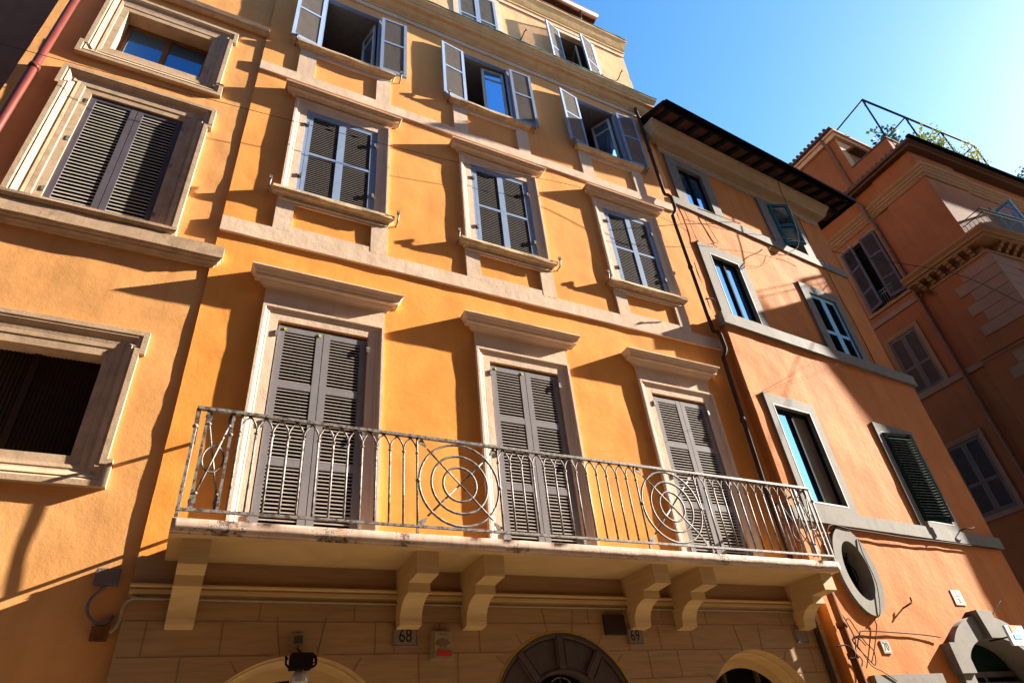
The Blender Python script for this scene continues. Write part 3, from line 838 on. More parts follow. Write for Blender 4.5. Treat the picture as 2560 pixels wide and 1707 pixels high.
body_mb(b, 0, 6.05, .0, 6, 8.45); b.quad((0, YU, 8.4), (0, 6, 8.4), (0, 6, 13.9), (0, YU, 13.9)); b.quad((6.05, YU, 8.4), (6.05, 6, 8.4), (6.05, 6, 13.9), (6.05, YU, 13.9)); b.quad((0, YU, 13.9), (6.05, YU, 13.9), (6.05, 6, 13.9), (0, 6, 13.9)); b.build('wall', 'c_wall', C)
b = MB(); b.mould(boxprof(.04, 11.62, 11.86), [(0, YU, 0, -1), (6.05, YU, 1, -1), (6.05, YU+.1, 1, 0)], jit=.003); b.build('band', 'c_trim', C)
b = MB(); b.mould([(-.24, 8.19), (.075, 8.19), (.075, 8.455), (-.24, 8.47)], [(-.0, .1, -1, 0), (.0, 0, -1, -1), (6.05, 0, 1, -1), (6.05, .1, 1, 0)], jit=.004); b.build('band', 'c_trim', C)
b = MB(); b.mould(boxprof(.055, 4.49, 4.71), [(-.0, .1, -1, 0), (.0, 0, -1, -1), (6.05, 0, 1, -1), (6.05, .1, 1, 0)], jit=.004); b.build('band', 'c_trim', C)
for i, ((u0, u1, z0, z1), (o0, o1, q0, q1)) in enumerate(zip(cw, co_)):
    b = MB(); d = .04
    n0 = rect(u0, u1, z0, z1); n1 = rect(o0, o1, q0, q1)
    vs = [(x, .18, z) for x, z in n0]+[(x, -d, z) for x, z in n0]+[(x, -d, z) for x, z in n1]+[(x, .03, z) for x, z in n1]
    for s_ in range(3):
        b.add(vs[s_*4:s_*4+8], [(k, (k+1) % 4, 4+(k+1) % 4, 4+k) for k in range(4)])
    if i in (2, 4, 5):
        b.frame(rect(u0, u1, z0, z1), [(-.001, -d-.003), (.022, -d-.003), (.022, -d+.01)], 1)
    w = b.build('window', ['c_trim', 'white_paint'], C, (0, YU if i < 4 else 0, 0))
    room(w, u0, u1, z0, z1, .5, .185)
    if i in (0, 2, 4):
        y_ = .055; mid = (u0+u1)/2; b = MB()
        for a, c_ in ((u0+.05, mid-.03), (mid+.03, u1-.05)):
            b.frame(rect(a, c_, z0+.07, z1-.07), [(0, y_+.04), (0, y_), (.045, y_), (.045, y_-.015), (.075, y_-.015)])
        b.box(mid-.022, mid+.022, y_-.03, y_, z0+.02, z1-.02)
        o = b.build('casement', 'green', w)
        for a, c_ in ((u0+.05, mid-.03), (mid+.03, u1-.05)):
            b = MB(); b.box(a, c_, y_+.02, y_+.025, z0+.07, z1-.07); b.build('pane', 'curtain' if (i == 4 and a > mid) else 'glass', o)
        if i == 4:
            b = MB(); b.box(u0+.01, u1-.01, -.03, .1, z0-.03, z0+.012); b.build('ledge', 'white_paint', w)
    elif i == 3:
        for s_ in (0, 1):
            m = shutter_mb((u1-u0)/2-.004, z1-z0-.02, [.78], stile=.085, pitch=.05, sd=.045, bot=.08, rail=.08, tilt=30, mf=0, ms=1)
            if s_ == 0: m.build('shutter', ['ltblue', 'green'], w, (u0+.002, .04, z0+.01))
            else:
                for k_, q in enumerate(m.v): m.v[k_] = (-q[0], q[1], q[2])
                m.build('shutter', ['ltblue', 'green'], w, (u1-.002, .04, z0+.01))
    elif i == 1:
        m = shutter_mb(.53, 1.44, [.66], stile=.075, pitch=.055, sd=.062, bot=.10, rail=.08, tilt=48)
        m.build('shutter', ['teal', 'teal'], w, (u0+.0, -.03, z0+.02), -math.radians(24))
    else:
        m = shutter_mb(.72, 1.76, [], stile=.07, pitch=.055, sd=.085, bot=.09, rail=.07, tilt=52)
        m.build('shutter', ['green', 'green'], w, (u0+.01, -.03, z0-.02), -math.radians(12))
# oval window
b = MB(); N = 44
def el(a, c_, t): return (OV[0]+a*math.cos(t)-.06*c_*math.sin(t)/.66*.0, OV[1]+c_*math.sin(t))
rings = [(.30, .44, .22), (.30, .44, -.055), (.475, .655, -.06), (.475, .655, .03)]
V = []
for a, c_, yy in rings:
    for k in range(N):
        p = el(a, c_, 2*PI*k/N); V.append((p[0], yy, p[1]))
F = []
for r_ in range(3):
    for k in range(N): F.append((r_*N+k, r_*N+(k+1) % N, (r_+1)*N+(k+1) % N, (r_+1)*N+k))
b.add(V, F); w = b.build('window', 'c_trim', C)
b = MB()
for s_ in (-1, 1):
    b.tube([(OV[0]-s_*.22, .15, OV[1]-.36), (OV[0]+s_*.22, .15, OV[1]+.36)], .012, 6)
    b.tube([(OV[0]+s_*.14+.1*math.cos(2*PI*k/16), .15, OV[1]+.0+.14*math.sin(2*PI*k/16)) for k in range(16)], .009, 6, closed=True)
b.build('grille', 'blackmetal', w); room(w, OV[0]-.32, OV[0]+.32, OV[1]-.46, OV[1]+.46, .4, .23)
# arched door with keystone
b = MB(); cu, cz = 3.87, 2.42; N = 28
def arc(a, c_, yy): return [(cu+a*math.cos(PI*k/N), yy, cz+c_*math.sin(PI*k/N)) for k in range(N+1)]
L = [arc(1.02, .46, .35), arc(1.02, .46, -.11), arc(1.38, .80, -.11), arc(1.38, .80, .03)]
V = [p for q in L for p in q]; n1 = N+1
b.add(V, [(r_*n1+k, r_*n1+k+1, (r_+1)*n1+k+1, (r_+1)*n1+k) for r_ in range(3) for k in range(N)])
for s_ in (-1, 1):
    a, c_ = sorted((cu+s_*1.05, cu+s_*1.36)); b.box(a, c_, -.10, .3, 0, cz-.05)
    a, c_ = sorted((cu+s_*1.021, cu+s_*1.43)); b.box(a, c_, -.14, .3, cz-.05, cz+.37)
b.prism([(cu-.17, cz+.44), (cu+.13, cz+.44), (cu+.22, cz+.86), (cu-.26, cz+.86)], -.18, .02)
dr = b.build('door_surround', 'c_trim', C)
b = MB(); b.box(2.86, 4.9, .33, .36, 0, 2.9, 0)
b.box(2.86, 4.9, .28, .33, 2.36, 2.44, 1); b.box(cu-.05, cu+.05, .28, .33, 0, 2.4, 1); b.box(2.86, 4.9, .22, .33, 2.2, 2.28, 1)
b.build('door_panel', ['green', 'doorwood'], dr)
b = MB(); b.box(.35, 1.99, -.09, .03, 0.0, 2.385); b.box(.55, 1.8, -.095, .0, 0, 2.1, 1); b.build('shop_surround', ['c_trim', 'dark'], C)
# cove, eaves
b = MB(); b.mould([(-.24, 13.44), (-.15, 13.44), (-.15, 13.48), (-.125, 13.49), (-.125, 13.58), (-.145, 13.60), (-.145, 13.66), (-.10, 13.70), (.06, 13.705), (.075, 13.72), (.08, 13.75), (.11, 13.77), (.115, 13.83), (.14, 13.86), (.17, 13.92), (.20, 13.95), (.205, 13.99), (.225, 14.0), (.225, 14.05), (-.24, 14.05)],
                   [(-.06, .4, -1, 0), (-.06, 0, -1, -1), (6.02, 0, 1, -1), (6.02, 3, 1, 0)], jit=.003)
b.build('cove', 'c_cove', C)
EV0, EV1, ED = -.16, 6.78, .575
b = MB()
b.quad((EV0, -ED, 14.14), (EV1, -ED, 14.14), (EV1-1.0, 1.0, 14.75), (EV0, 1.0, 14.75), 0)
b.quad((EV1, -ED, 14.14), (EV1, 4, 14.14), (EV1-1.0, 4, 14.75), (EV1-1.0, 1.0, 14.75), 0)
ev = b.build('eaves', 'soffit', C)
b = MB(); b.quad((EV0, -ED-.03, 14.20), (EV1+.03, -ED-.03, 14.20), (EV1-2, 2, 15.22), (EV0, 2, 15.22)); b.quad((EV1+.03, -ED-.03, 14.20), (EV1+.03, 5, 14.20), (EV1-2, 5, 15.2), (EV1-2, 2, 15.22)); b.quad((EV0, -ED, 14.12), (EV0, 2, 15.1), (EV0, 2, 15.22), (EV0, -ED-.03, 14.20))
x = EV0
while x < EV1: b.tube([(x, -ED-.02, 14.215), (x, .6, 14.66)], .06, 8); x += .19
b.build('roof', 'ctile', C)
x = EV0+.12
b = MB()
while x < EV1-.2:
    b.prismx([(-ED+.03, 14.06), (-ED+.03, 14.15), (.3, 14.49), (.3, 14.39)], x, x+.11); x += .47
b.prismx([(-ED, 14.08), (-ED, 14.16), (-ED+.05, 14.16), (-ED+.05, 14.08)], EV0, EV1)
yy = -.2
while yy < 3: b.box(5.9, EV1-.03, yy, yy+.1, 14.04, 14.14); yy += .47
b.build('rafters', 'rafter', C)
b = MB(); gp = [(EV0-.05, -ED-.07, 14.12), (EV1+.07, -ED-.07, 14.12), (EV1+.07, 4, 14.12)]; b.tube(gp, .075, 10); b.build('gutter', 'gutter', C)

# ================================================================== HOUSE D (far right palazzo)
KX, KY = 19.5, -.83
a1 = math.radians(-91.2); a2 = math.radians(-3.5)
P1 = (KX-13*math.cos(a1), KY-13*math.sin(a1)); P2 = (KX+16*math.cos(a2), KY+16*math.sin(a2))
n1_ = (math.sin(a1), -math.cos(a1)); n2_ = (math.sin(a2), -math.cos(a2))
def corner_off(na, nb):
    dd = 1+na[0]*nb[0]+na[1]*nb[1]; return ((na[0]+nb[0])/dd, (na[1]+nb[1])/dd)
kc = corner_off(n1_, n2_)
def dpath(t1=13, t2=16):
    return [(KX-t1*math.cos(a1), KY-t1*math.sin(a1), *n1_), (KX, KY, *kc), (KX+t2*math.cos(a2), KY+t2*math.sin(a2), *n2_)]
KS = 1.0205; KN = (19.90, -.711)
D = empty('town_house', (KN[0]-KS*KX, KN[1]-KS*KY, 1.6-KS*1.6)); D.scale = (KS, KS, KS)
def DW(p): return (KN[0]+KS*(p[0]-KX), KN[1]+KS*(p[1]-KY), 1.6+KS*(p[2]-1.6))
tag(D, 'tall rust orange palazzo at the far right with quoined corner and bracketed corner balcony', 'house')
F1 = empty('x'); bpy.data.objects.remove(F1)
class Face:      # helper writing D geometry in face coordinates (u right, y in, z)
    def __init__(s, ang): s.M = Matrix.Translation((KX, KY, 0)) @ Matrix.Rotation(ang, 4, 'Z')
    def put(s, mb): mb.v = [tuple(s.M @ Vector(p)) for p in mb.v]; return mb
f1, f2, f2b = Face(a1), Face(a2), Face(math.radians(-6.2))
a2b = math.radians(-6.2); n2b = (math.sin(a2b), -math.cos(a2b)); kcb = corner_off(n1_, n2b)
def dpathb(t1, t2): return [(KX-t1*math.cos(a1), KY-t1*math.sin(a1), *n1_), (KX, KY, *kcb), (KX+t2*math.cos(a2b), KY+t2*math.sin(a2b), *n2b)]
# wall face 1 : u = -(y-KY), so y=3 -> u=-3.83
def uu(y): return -(y-KY)
d1 = [(uu(2.75), uu(1.33), 13.60, 16.25), (uu(2.75), uu(1.78), 10.36, 12.37), (uu(2.76), uu(1.75), 6.45, 8.52)]
b = MB(); t = MB(); wall_sheet(t, -13, 0, 0, 18.0, d1, .3, .004, seed=3.3); f1.put(t); b.add(t.v, t.f)
t = MB(); wall_sheet(t, 0, 16, 0, 18.0, [(3.0, 4.1, 13.5, 16.0)], .3, .004, seed=5.3); f2.put(t); b.add(t.v, t.f)
t = MB(); t.box(-13, 0, .02, 12, 17.9, 18.3); f1.put(t); b.add(t.v, t.f)
b.build('wall', 'd_wall', D)
# corner bay: shallow pilaster field up high, thicker below the balcony
b = MB(); b.mould(boxprof(.045, 13.3, 16.65), dpath(1.4, 2.2)); b.mould(boxprof(.06, 16.9, 17.95), dpath(1.4, 2.2))
b.mould(boxprof(.33, 10.2, 12.9), dpath(1.4, 16)); b.mould(boxprof(.24, 0, 10.2), dpath(1.4, 16))
b.build('corner_bay', 'd_wall', D)
# cornice (two depths: it steps forward round the corner bay)
cp = [(-.03, 16.62), (.03, 16.62), (.04, 16.66), (.06, 16.68), (.06, 16.72), (.10, 16.76), (.11, 16.84), (.14, 16.86), (.14, 16.93), (.17, 16.96), (.20, 17.0), (.21, 17.03), (.21, 17.07), (-.03, 17.1)]
b = MB(); b.mould([(p+.05, z) for p, z in cp], dpath(1.75, 2.1), jit=.003); b.mould(cp, dpath(), jit=.003); dc = b.build('cornice', 'd_trim', D)
# eaves
b = MB(); b.mould([(-.1, 17.88), (.28, 17.88), (.30, 17.92), (.30, 17.97), (-.1, 17.98)], dpath(), 0)
b.mould([(.28, 17.94), (.42, 17.95), (.43, 18.03), (.40, 18.06), (-.6, 18.25), (-.6, 18.1)], dpath(), 1, jit=.01, step=.1)
x = -12.8
t = MB()
while x < .4: t.tube([(x, -.43, 18.055), (x, .9, 18.32)], .06, 8, 1); x += .20
f1.put(t); b.add(t.v, t.f, 1)
t = MB(); t.tube([(-.45, -.47, 18.02), (16, -.47, 18.02)], .07, 10); f2.put(t); b.add(t.v, t.f, 2)
b.build('eaves', ['d_soffit', 'tile', 'gutter'], D)
# bands on face 1
b = MB(); t = MB(); t.mould(boxprof(.05, 13.06, 13.24), [(-13, 0, 0, -1), (-1.9, 0, 0, -1)]); t.mould(boxprof(.06, 10.16, 10.33), [(-13, 0, 0, -1), (-1.4, 0, 0, -1)]); f1.put(t); b.add(t.v, t.f)
b.mould(boxprof(.27, 10.12, 10.31), dpath(1.4, 16)); b.build('band', 'd_band', D)
b = MB(); b.mould([(.1, 10.31), (.28, 10.31), (.31, 10.36), (.33, 10.42), (.1, 10.44)], dpath(1.25, 16)); b.build('moulding', 'd_trim', D)
# left strip pilaster near house C
t = MB(); t.box(uu(3.9), uu(3.12), -.05, .02, 0, 16.6); f1.put(t); t.build('pilaster', 'd_quoin', D)
def d_window(hole, kind):
    u0, u1, z0, z1 = hole
    t = MB(); t.frame(rect(u0, u1, z0, z1), [(0, .2), (0, -.03), (.05, -.03), (.06, -.045), (.12, -.05), (.14, -.06), (.15, .02)]); f1.put(t)
    w = t.build('window', 'd_trim' if kind != 2 else 'd_band', D)
    t = MB(); t.box(u0, u1, .3, .32, z0, z1); reveal_mb(t, u0-.002, u1+.002, z0-.002, z1+.002, .02, .31); f1.put(t); t.build('interior', 'dark', w)
    hw = (u1-u0)/2
    if kind == 0:
        for s_, an in ((0, 155), (1, 160)):
            m = shutter_mb(.56, z1-z0-.02, [.75, 1.75], stile=.085, pitch=.045, sd=.05, bot=.10, rail=.09, tilt=42)
            ang = math.radians(-an if s_ == 0 else an)
            if s_: m.v = [(-q[0], q[1], q[2]) for q in m.v]
            R_ = Matrix.Translation((u0+.27 if s_ == 0 else u1-.28, -.06, z0+.01)) @ Matrix.Rotation(math.radians(-14 if s_ == 0 else 14), 4, 'Z')
            R_ = Matrix.Translation((u0+.02 if s_ == 0 else u1-.02, -.05, z0+.01)) @ Matrix.Rotation(math.radians(-12 if s_ == 0 else 10), 4, 'Z')
            m.v = [tuple(R_ @ Vector(q)) for q in m.v]
            f1.put(m); m.build('shutter', ['d_shut2', 'd_shut'], w)
        t = MB()
        t.box(u0+.4, u1-.4, -.01, .01, z0+.55, z0+.58); t.box(u0+.4, u1-.4, -.01, .01, z0+.42, z0+.44)
        x = u0+.44
        while x < u1-.4: t.tube([(x, 0, z0), (x, 0, z0+.55)], .010, 6); x += .085
        f1.put(t); t.build('railing', 'iron', w)
    else:
        for s_ in (0, 1):
            m = shutter_mb(hw-.004, z1-z0-.02, [.85], stile=.08, pitch=.05, sd=.05, bot=.09, rail=.09, tilt=42 if kind == 2 else -42)
            if s_: m.v = [(-q[0]+u1-.002, q[1]+.03, q[2]+z0+.01) for q in m.v]
            else: m.v = [(q[0]+u0+.002, q[1]+.03, q[2]+z0+.01) for q in m.v]
            f1.put(m); m.build('shutter', ['d_shut', 'd_shut'], w)
d_window(d1[0], 0); d_window(d1[1], 1); d_window(d1[2], 2)
# quoins
for i in range(22):
    z1_ = 12.80-.35*i; z0_ = z1_-.335
    l1, l2 = (.62, .95) if i % 2 == 0 else (.92, .62)
    if z0_ < 10.5 and z1_ > 10.1: continue
    b = MB(); b.mould(boxprof(.365 if z0_ > 10.3 else .275, z0_, z1_), dpath(l1, l2), jit=.002); b.build('quoin', 'd_quoin', D)
# balcony with brackets
b = MB(); bp = [(-.03, 13.24), (.62, 13.24), (.64, 13.30), (.70, 13.32), (.72, 13.38), (.76, 13.42), (.80, 13.46), (.81, 13.52), (-.03, 13.53)]
b.mould(bp, dpathb(1.95, 16), jit=.003)
b.mould([(-.03, 12.78), (.20, 12.78), (.22, 12.83), (.26, 12.85), (.28, 12.90), (.34, 12.92), (.36, 12.98), (-.03, 13.0)], dpathb(1.5, 16), jit=.003)
b.mould(boxprof(.28, 13.0, 13.24), dpathb(1.7, 16))
bal = b.build('balcony_slab', 'd_trim', D)
bk = [(-.26, 13.24), (-.60, 13.24), (-.61, 13.19), (-.54, 13.16), (-.50, 13.10), (-.42, 13.08), (-.38, 13.02), (-.26, 13.0)]
for u in (-1.62, -1.30, -.98, -.66, -.34, -.02):
    t = MB(); t.prismx(bk, u-.07, u+.07); f1.put(t); t.build('bracket', 'd_trim', bal)
for u in [.25+.34*k for k in range(14)]:
    t = MB(); t.prismx(bk, u-.07, u+.07); f2b.put(t); t.build('bracket', 'd_trim', bal)
b = MB(); t = MB()
for zz in (14.42, 14.26, 13.62): t.box(.02, 9, -.73, -.71, zz-.01, zz+.01); t.box(.02, .04, -.71, .2, zz-.01, zz+.01)
x = .02
while x < 9: t.tube([(x, -.72, 13.53), (x, -.72, 14.26)], .008, 5); t.tube([(x+.055+.04*math.cos(2*PI*q/10), -.72, 14.34+.05*math.sin(2*PI*q/10)) for q in range(10)], .006, 5, closed=True); x += .11
x = -.6
while x < 0: t.tube([(.03, x, 13.53), (.03, x, 14.26)], .008, 5); x += .12
f2b.put(t); b.add(t.v, t.f)
b.build('railing', 'blackmetal', D)
# balcony door on face 2
t = MB(); t.frame(rect(3.0, 4.1, 13.5, 16.0), [(0, .2), (0, -.03), (.14, -.04), (.15, .02)]); f2.put(t); w = t.build('window', 'd_trim', D)
t = MB(); t.box(3.0, 4.1, .22, .24, 13.5, 16); f2.put(t); t.build('interior', 'dark', w)
for s_ in (0, 1):
    m = shutter_mb(.55, 2.45, [.8, 1.6], stile=.08, pitch=.05, sd=.05)
    R_ = Matrix.Translation((3.0 if not s_ else 4.1, -.04, 13.52)) @ Matrix.Rotation(math.radians(-95 if not s_ else 20), 4, 'Z')
    m.v = [tuple(R_ @ Vector((q[0] if not s_ else -q[0], q[1], q[2]))) for q in m.v]; f2.put(m); m.build('shutter', ['d_blue', 'd_blue'], w)
# set-back attic block
UX = 20.4
b = MB(); b.box(UX, 29, 1.2, 12, 18.0, 21.6, 0)
b.quad((UX, 1.2-.004, 21.65), (UX+4.5, 1.2-.004, 21.65), (UX+4.5, 1.2-.004, 18.0), (UX, 1.2-.004, 18.0), 1)
b.box(UX-.14, 29, 1.06, 12, 21.62, 21.82, 1); b.box(UX-.22, 29, .98, 12, 21.82, 21.93, 1)
b.box(UX-.0, UX+.3, -.30, 1.2, 18.0, 19.82, 0); b.box(UX-.03, UX+.33, -.33, 1.2, 19.82, 19.88, 2)
b.box(UX+.3, 28, -.31, .05, 18.0, 19.80, 0); b.box(UX+.28, 28, -.34, .08, 19.80, 19.86, 2)
at = b.build('attic', ['d_wall', 'd_pale', 'tile'], D)
b = MB(); b.prismx([(.85, 20.9), (.85, 20.96), (1.2, 21.1), (1.2, 20.95)], UX+.35, UX+1.9); b.box(UX+.45, UX+1.8, 1.18, 1.22, 19.9, 20.95, 1); b.build('canopy', ['tile', 'd_band'], at)
b = MB(); x = 1.25
b.box(UX-.34, UX+.02, 1.0, 12, 21.93, 22.02)
while x < 12: b.tube([(UX-.36, x, 22.06), (UX+1.0, x, 22.4)], .065, 8); x += .2
b.build('roof', 'tile', at)

# ================================================================== pipes
def pipe(name, pts, r, mat, label, collars=(), cat='drain pipe', n=10):
    o = empty(name, pts[0]); b = MB(); b.tube(pts, r, n)
    q = Vector(pts[0]); b.v = [tuple(Vector(p)-q) for p in b.v]; b.build('pipe_run', mat, o)
    for cpt in collars:
        k = MB(); k.tube([(cpt[0], cpt[1], cpt[2]-.035), (cpt[0], cpt[1], cpt[2]+.035)], r*1.28, n); k.v = [tuple(Vector(p)-q) for p in k.v]; k.build('collar', mat, o)
    return tag(o, label, cat)
pipe('drain_pipe', [(7.90, -.08, 14.85), (7.885, -.10, 14.5), (7.875, -.10, 11.78), (7.89, -.10, 11.70), (7.96, -.12, 11.69), (8.0, -.14, 11.62), (8.005, -.14, 11.28), (7.98, -.12, 11.16), (7.90, -.10, 11.05), (7.895, -.10, 10.8), (7.92, -.10, 8.1), (7.93, -.10, 8.03), (7.99, -.13, 8.02), (8.03, -.14, 7.95), (8.035, -.14, 7.65), (8.01, -.12, 7.55), (7.95, -.10, 7.45), (7.94, -.10, 7.2), (7.88, -.10, 5.1), (7.93, -.10, 3.2), (7.95, -.10, .2)], .037, 'pipe',
     'dark brown drain pipe with two kinks down the right edge of the balcony house', [(7.88, -.10, 13.2), (7.905, -.10, 9.6), (7.90, -.10, 6.2)])
pipe('drain_pipe', [(-2.83, -.10, 14.4), (-2.825, -.10, 8), (-2.825, -.10, 0.2)], .05, 'redpipe', 'glossy red drain pipe on the tan house at the upper left corner', [(-2.825, -.10, 9.6), (-2.825, -.10, 12.4)])
yy = KY-uu(0)
def d1pt(y, p, z): u = uu(y); q = f1.M @ Vector((u, -p, z)); return DW(q)
pipe('drain_pipe', [d1pt(1.42, .30, 17.9), d1pt(1.42, .24, 17.75), d1pt(1.30, .10, 17.45), d1pt(1.22, .10, 17.2), d1pt(1.20, .26, 17.1), d1pt(1.20, .26, 16.6), d1pt(1.20, .10, 16.4), d1pt(1.20, .10, 6), d1pt(1.20, .10, .2)], .06, 'copper', 'long rust coloured drain pipe down the palazzo beside the open shutters', [d1pt(1.20, .10, 15.1), d1pt(1.20, .10, 11.8), d1pt(1.20, .10, 9.0)])
pipe('drain_pipe', [DW(q) for q in ((UX-.25, 1.6, 21.9), (UX-.2, 1.6, 21.75), (UX-.07, 1.55, 21.4), (UX-.07, 1.55, 20.2), (UX-.07, 1.53, 18.1))], .055, 'copper', 'short rusty drain pipe on the attic above the palazzo eaves', [DW((UX-.07, 1.55, 20.4))])
def cpt(u, d, z):
    q = Matrix.Translation((8.2, -.18, 0)) @ Matrix.Rotation(CT, 4, 'Z') @ Vector((u, -d, z)); return tuple(q)
pipe('drain_pipe', [cpt(.06, .08, 3.42), cpt(.06, .08, .1)], .055, 'orpipe', 'peeling orange drain pipe behind the tangled cables beside the stone cladding', [cpt(.06, .08, 3.0), cpt(.06, .08, 2.62)])

def cptU(u, d, z): return cpt(u, d-.18, z)
# ================================================================== small fixtures
def smooth_path(pts, n=6):
    P = [Vector(p) for p in pts]; out = []
    for i in range(len(P)-1):
        p0 = P[max(i-1, 0)]; p1 = P[i]; p2 = P[i+1]; p3 = P[min(i+2, len(P)-1)]
        for k in range(n):
            t = k/n; t2 = t*t; t3 = t2*t
            out.append(.5*((2*p1)+(p2-p0)*t+(2*p0-5*p1+4*p2-p3)*t2+(3*p1-p0-3*p2+p3)*t3))
    out.append(P[-1]); return out
def cable(pts, r, mat, label, name='cable', cat='cable', n=5, seg=6):
    P = smooth_path(pts, seg); o0 = P[0].copy(); b = MB(); b.tube([p-o0 for p in P], r, n)
    return tag(b.build(name, mat, None, o0), label, cat)
cable([(-6, -.35, 9.45), (-3.2, -.2, 9.72), (.1, -.2, 10.015), (.43, -.2, 10.05), (3.14, -.2, 10.36), (5.57, -.2, 10.80), (7.5, -.25, 10.62), (8.1, -.2, 10.5)], .004, 'cable', 'thin black cable strung across the tan and orange fronts at the middle windows')
cable([cpt(-.3, .15, 10.69), cpt(1.4, .15, 11.05), cpt(3.06, .15, 11.6), cpt(4.58, .15, 11.97), cpt(6.0, .3, 12.3)], .005, 'tancable', 'pale cable crossing the top storey of the salmon house below its shutter')
cable([cpt(3.34, .64, 14.2), cpt(3.62, .5, 13.9), cpt(3.97, .25, 13.65), cpt(3.95, .25, 13.1), cpt(3.90, .25, 12.65), cpt(3.73, .25, 11.87), cpt(3.5, .22, 11.4), cpt(3.14, .2, 11.12), cpt(2.75, .18, 10.86), cpt(2.62, .0, 11.1), cpt(2.85, -.1, 11.35), cpt(3.0, -.12, 11.5)], .009, 'whitewire', 'thick loose cable looping down from the black eaves over the teal shutter', seg=10)
cable([cptU(.22, .03, 11.6), cptU(.26, .03, 11.29), cptU(.29, .03, 10.78), cptU(.32, .05, 10.57)], .006, 'cable', 'short cable dropping beside the kinked brown pipe to the grey window trim')
cable([cptU(.83, .03, 11.6), cptU(.89, .03, 11.29), cptU(.99, .03, 10.98), cptU(1.03, .03, 10.86), cptU(.88, .04, 10.78), cptU(.74, .05, 10.69), cptU(.88, .05, 10.63)], .007, 'browncable', 'crooked cable hanging below the first grey string course of the salmon house')
cable([cptU(1.51, .06, 10.34), cptU(2.23, .04, 10.6), cptU(2.65, .04, 10.9), cptU(2.9, .04, 11.23)], .004, 'browncable', 'short sagging cable right of the second storey reflecting window')
cable([cptU(5.07, .03, 13.5), cptU(5.01, .03, 12.63), cptU(4.98, .03, 11.9), cptU(5.18, .07, 11.85), cptU(5.14, .05, 11.5), cptU(5.15, .03, 10.67), cptU(5.22, .03, 9.75), cptU(5.2, .03, 8.5)], .010, 'browncable', 'vertical cable running down the salmon house right of the blue shutters')
cable([cpt(-.30, .1, 6.45), cpt(.14, .1, 6.70), cpt(1.6, .1, 7.5), cpt(2.47, .1, 8.02)], .0022, 'tancable', 'upper of two taut wires above the third storey grey window')
cable([cpt(.16, .1, 6.68), cpt(1.0, .1, 7.1), cpt(2.05, .1, 7.56), cpt(3.1, .1, 8.03)], .0022, 'tancable', 'lower of two taut wires above the third storey grey window')
SW = [(1, .811, 1.19, 8.25), (1, .52, .82, 14.3), (1, .33, .59, 17.6), (1, .285, .49, 19.0)]
sw = []
cable([cpt(.2, .2, 11.2), (14.35, -6.5+.52*14.35, 1.6+.82*14.35), (15.6, -6.5+.413*15.6, 1.6+.687*15.6), (16.6, -6.5+.331*16.6, 1.6+.587*16.6), (17.2, -6.5+.283*17.2, 1.6+.492*17.2), (17.6, -6.5+.25*17.6, 1.6+.425*17.6)], .009, 'whitewire', 'pale stay wire stretched over the street in front of the palazzo')
cable([cpt(.52, .08, 4.15), cpt(.56, .08, 4.36), cpt(.78, .07, 4.47), cpt(1.16, .065, 4.44), cpt(1.78, .06, 4.44), cpt(2.7, .06, 4.43), cpt(3.9, .06, 4.45), cpt(5.9, .06, 4.47)], .012, 'browncable', 'bundle of brown cables tied under the lowest grey string course')
cable([cpt(1.30, .07, 4.30), cpt(1.26, .075, 4.05), cpt(1.29, .075, 3.62), cpt(1.08, .075, 3.19), cpt(.95, .04, 3.11), cpt(.93, .03, 3.0), cpt(.68, .03, 2.72), cpt(.50, .03, 2.55)], .007, 'cable', 'black cable running down over the rim of the oval window')
cable([cpt(.3, .04, 2.75), cpt(.45, .04, 2.9), cpt(.6, .03, 2.945), cpt(1.3, .03, 2.935), cpt(2.07, .03, 2.91), cpt(2.45, .04, 2.88)], .009, 'cable', 'black cable running along the wall to the arched doorway')
cable([cpt(.02, .12, 3.42), cpt(.08, .12, 3.16), cpt(.135, .12, 3.03), cpt(.18, .12, 2.83), cpt(.10, .12, 2.66), cpt(.16, .12, 2.55), cpt(.02, .1, 2.40)], .008, 'cable', 'leftmost black cable of the tangle beside the orange pipe')
cable([cpt(.135, .1, 3.03), cpt(.24, .1, 3.08), cpt(.34, .1, 2.90), cpt(.42, .1, 2.78), cpt(.53, .1, 2.67), cpt(.44, .1, 2.50), cpt(.30, .1, 2.62), cpt(.15, .1, 2.78), cpt(.25, .1, 2.86), cpt(.4, .1, 2.74)], .007, 'tancable', 'looped tan cable of the tangle below the oval window')
cable([cpt(-.30, .14, 2.72), cpt(-.12, .16, 2.73), cpt(.0, .16, 2.66), cpt(-.05, .16, 2.58), cpt(-.14, .14, 2.58)], .010, 'cable', 'thick black cable bent round the peeling orange pipe')
cable([cpt(.05, .1, 2.9), cpt(.2, .12, 2.70), cpt(.35, .1, 2.50), cpt(.55, .1, 2.42), cpt(.8, .1, 2.30)], .006, 'cable', 'thin black cable leaving the tangle towards the grey door lintel')

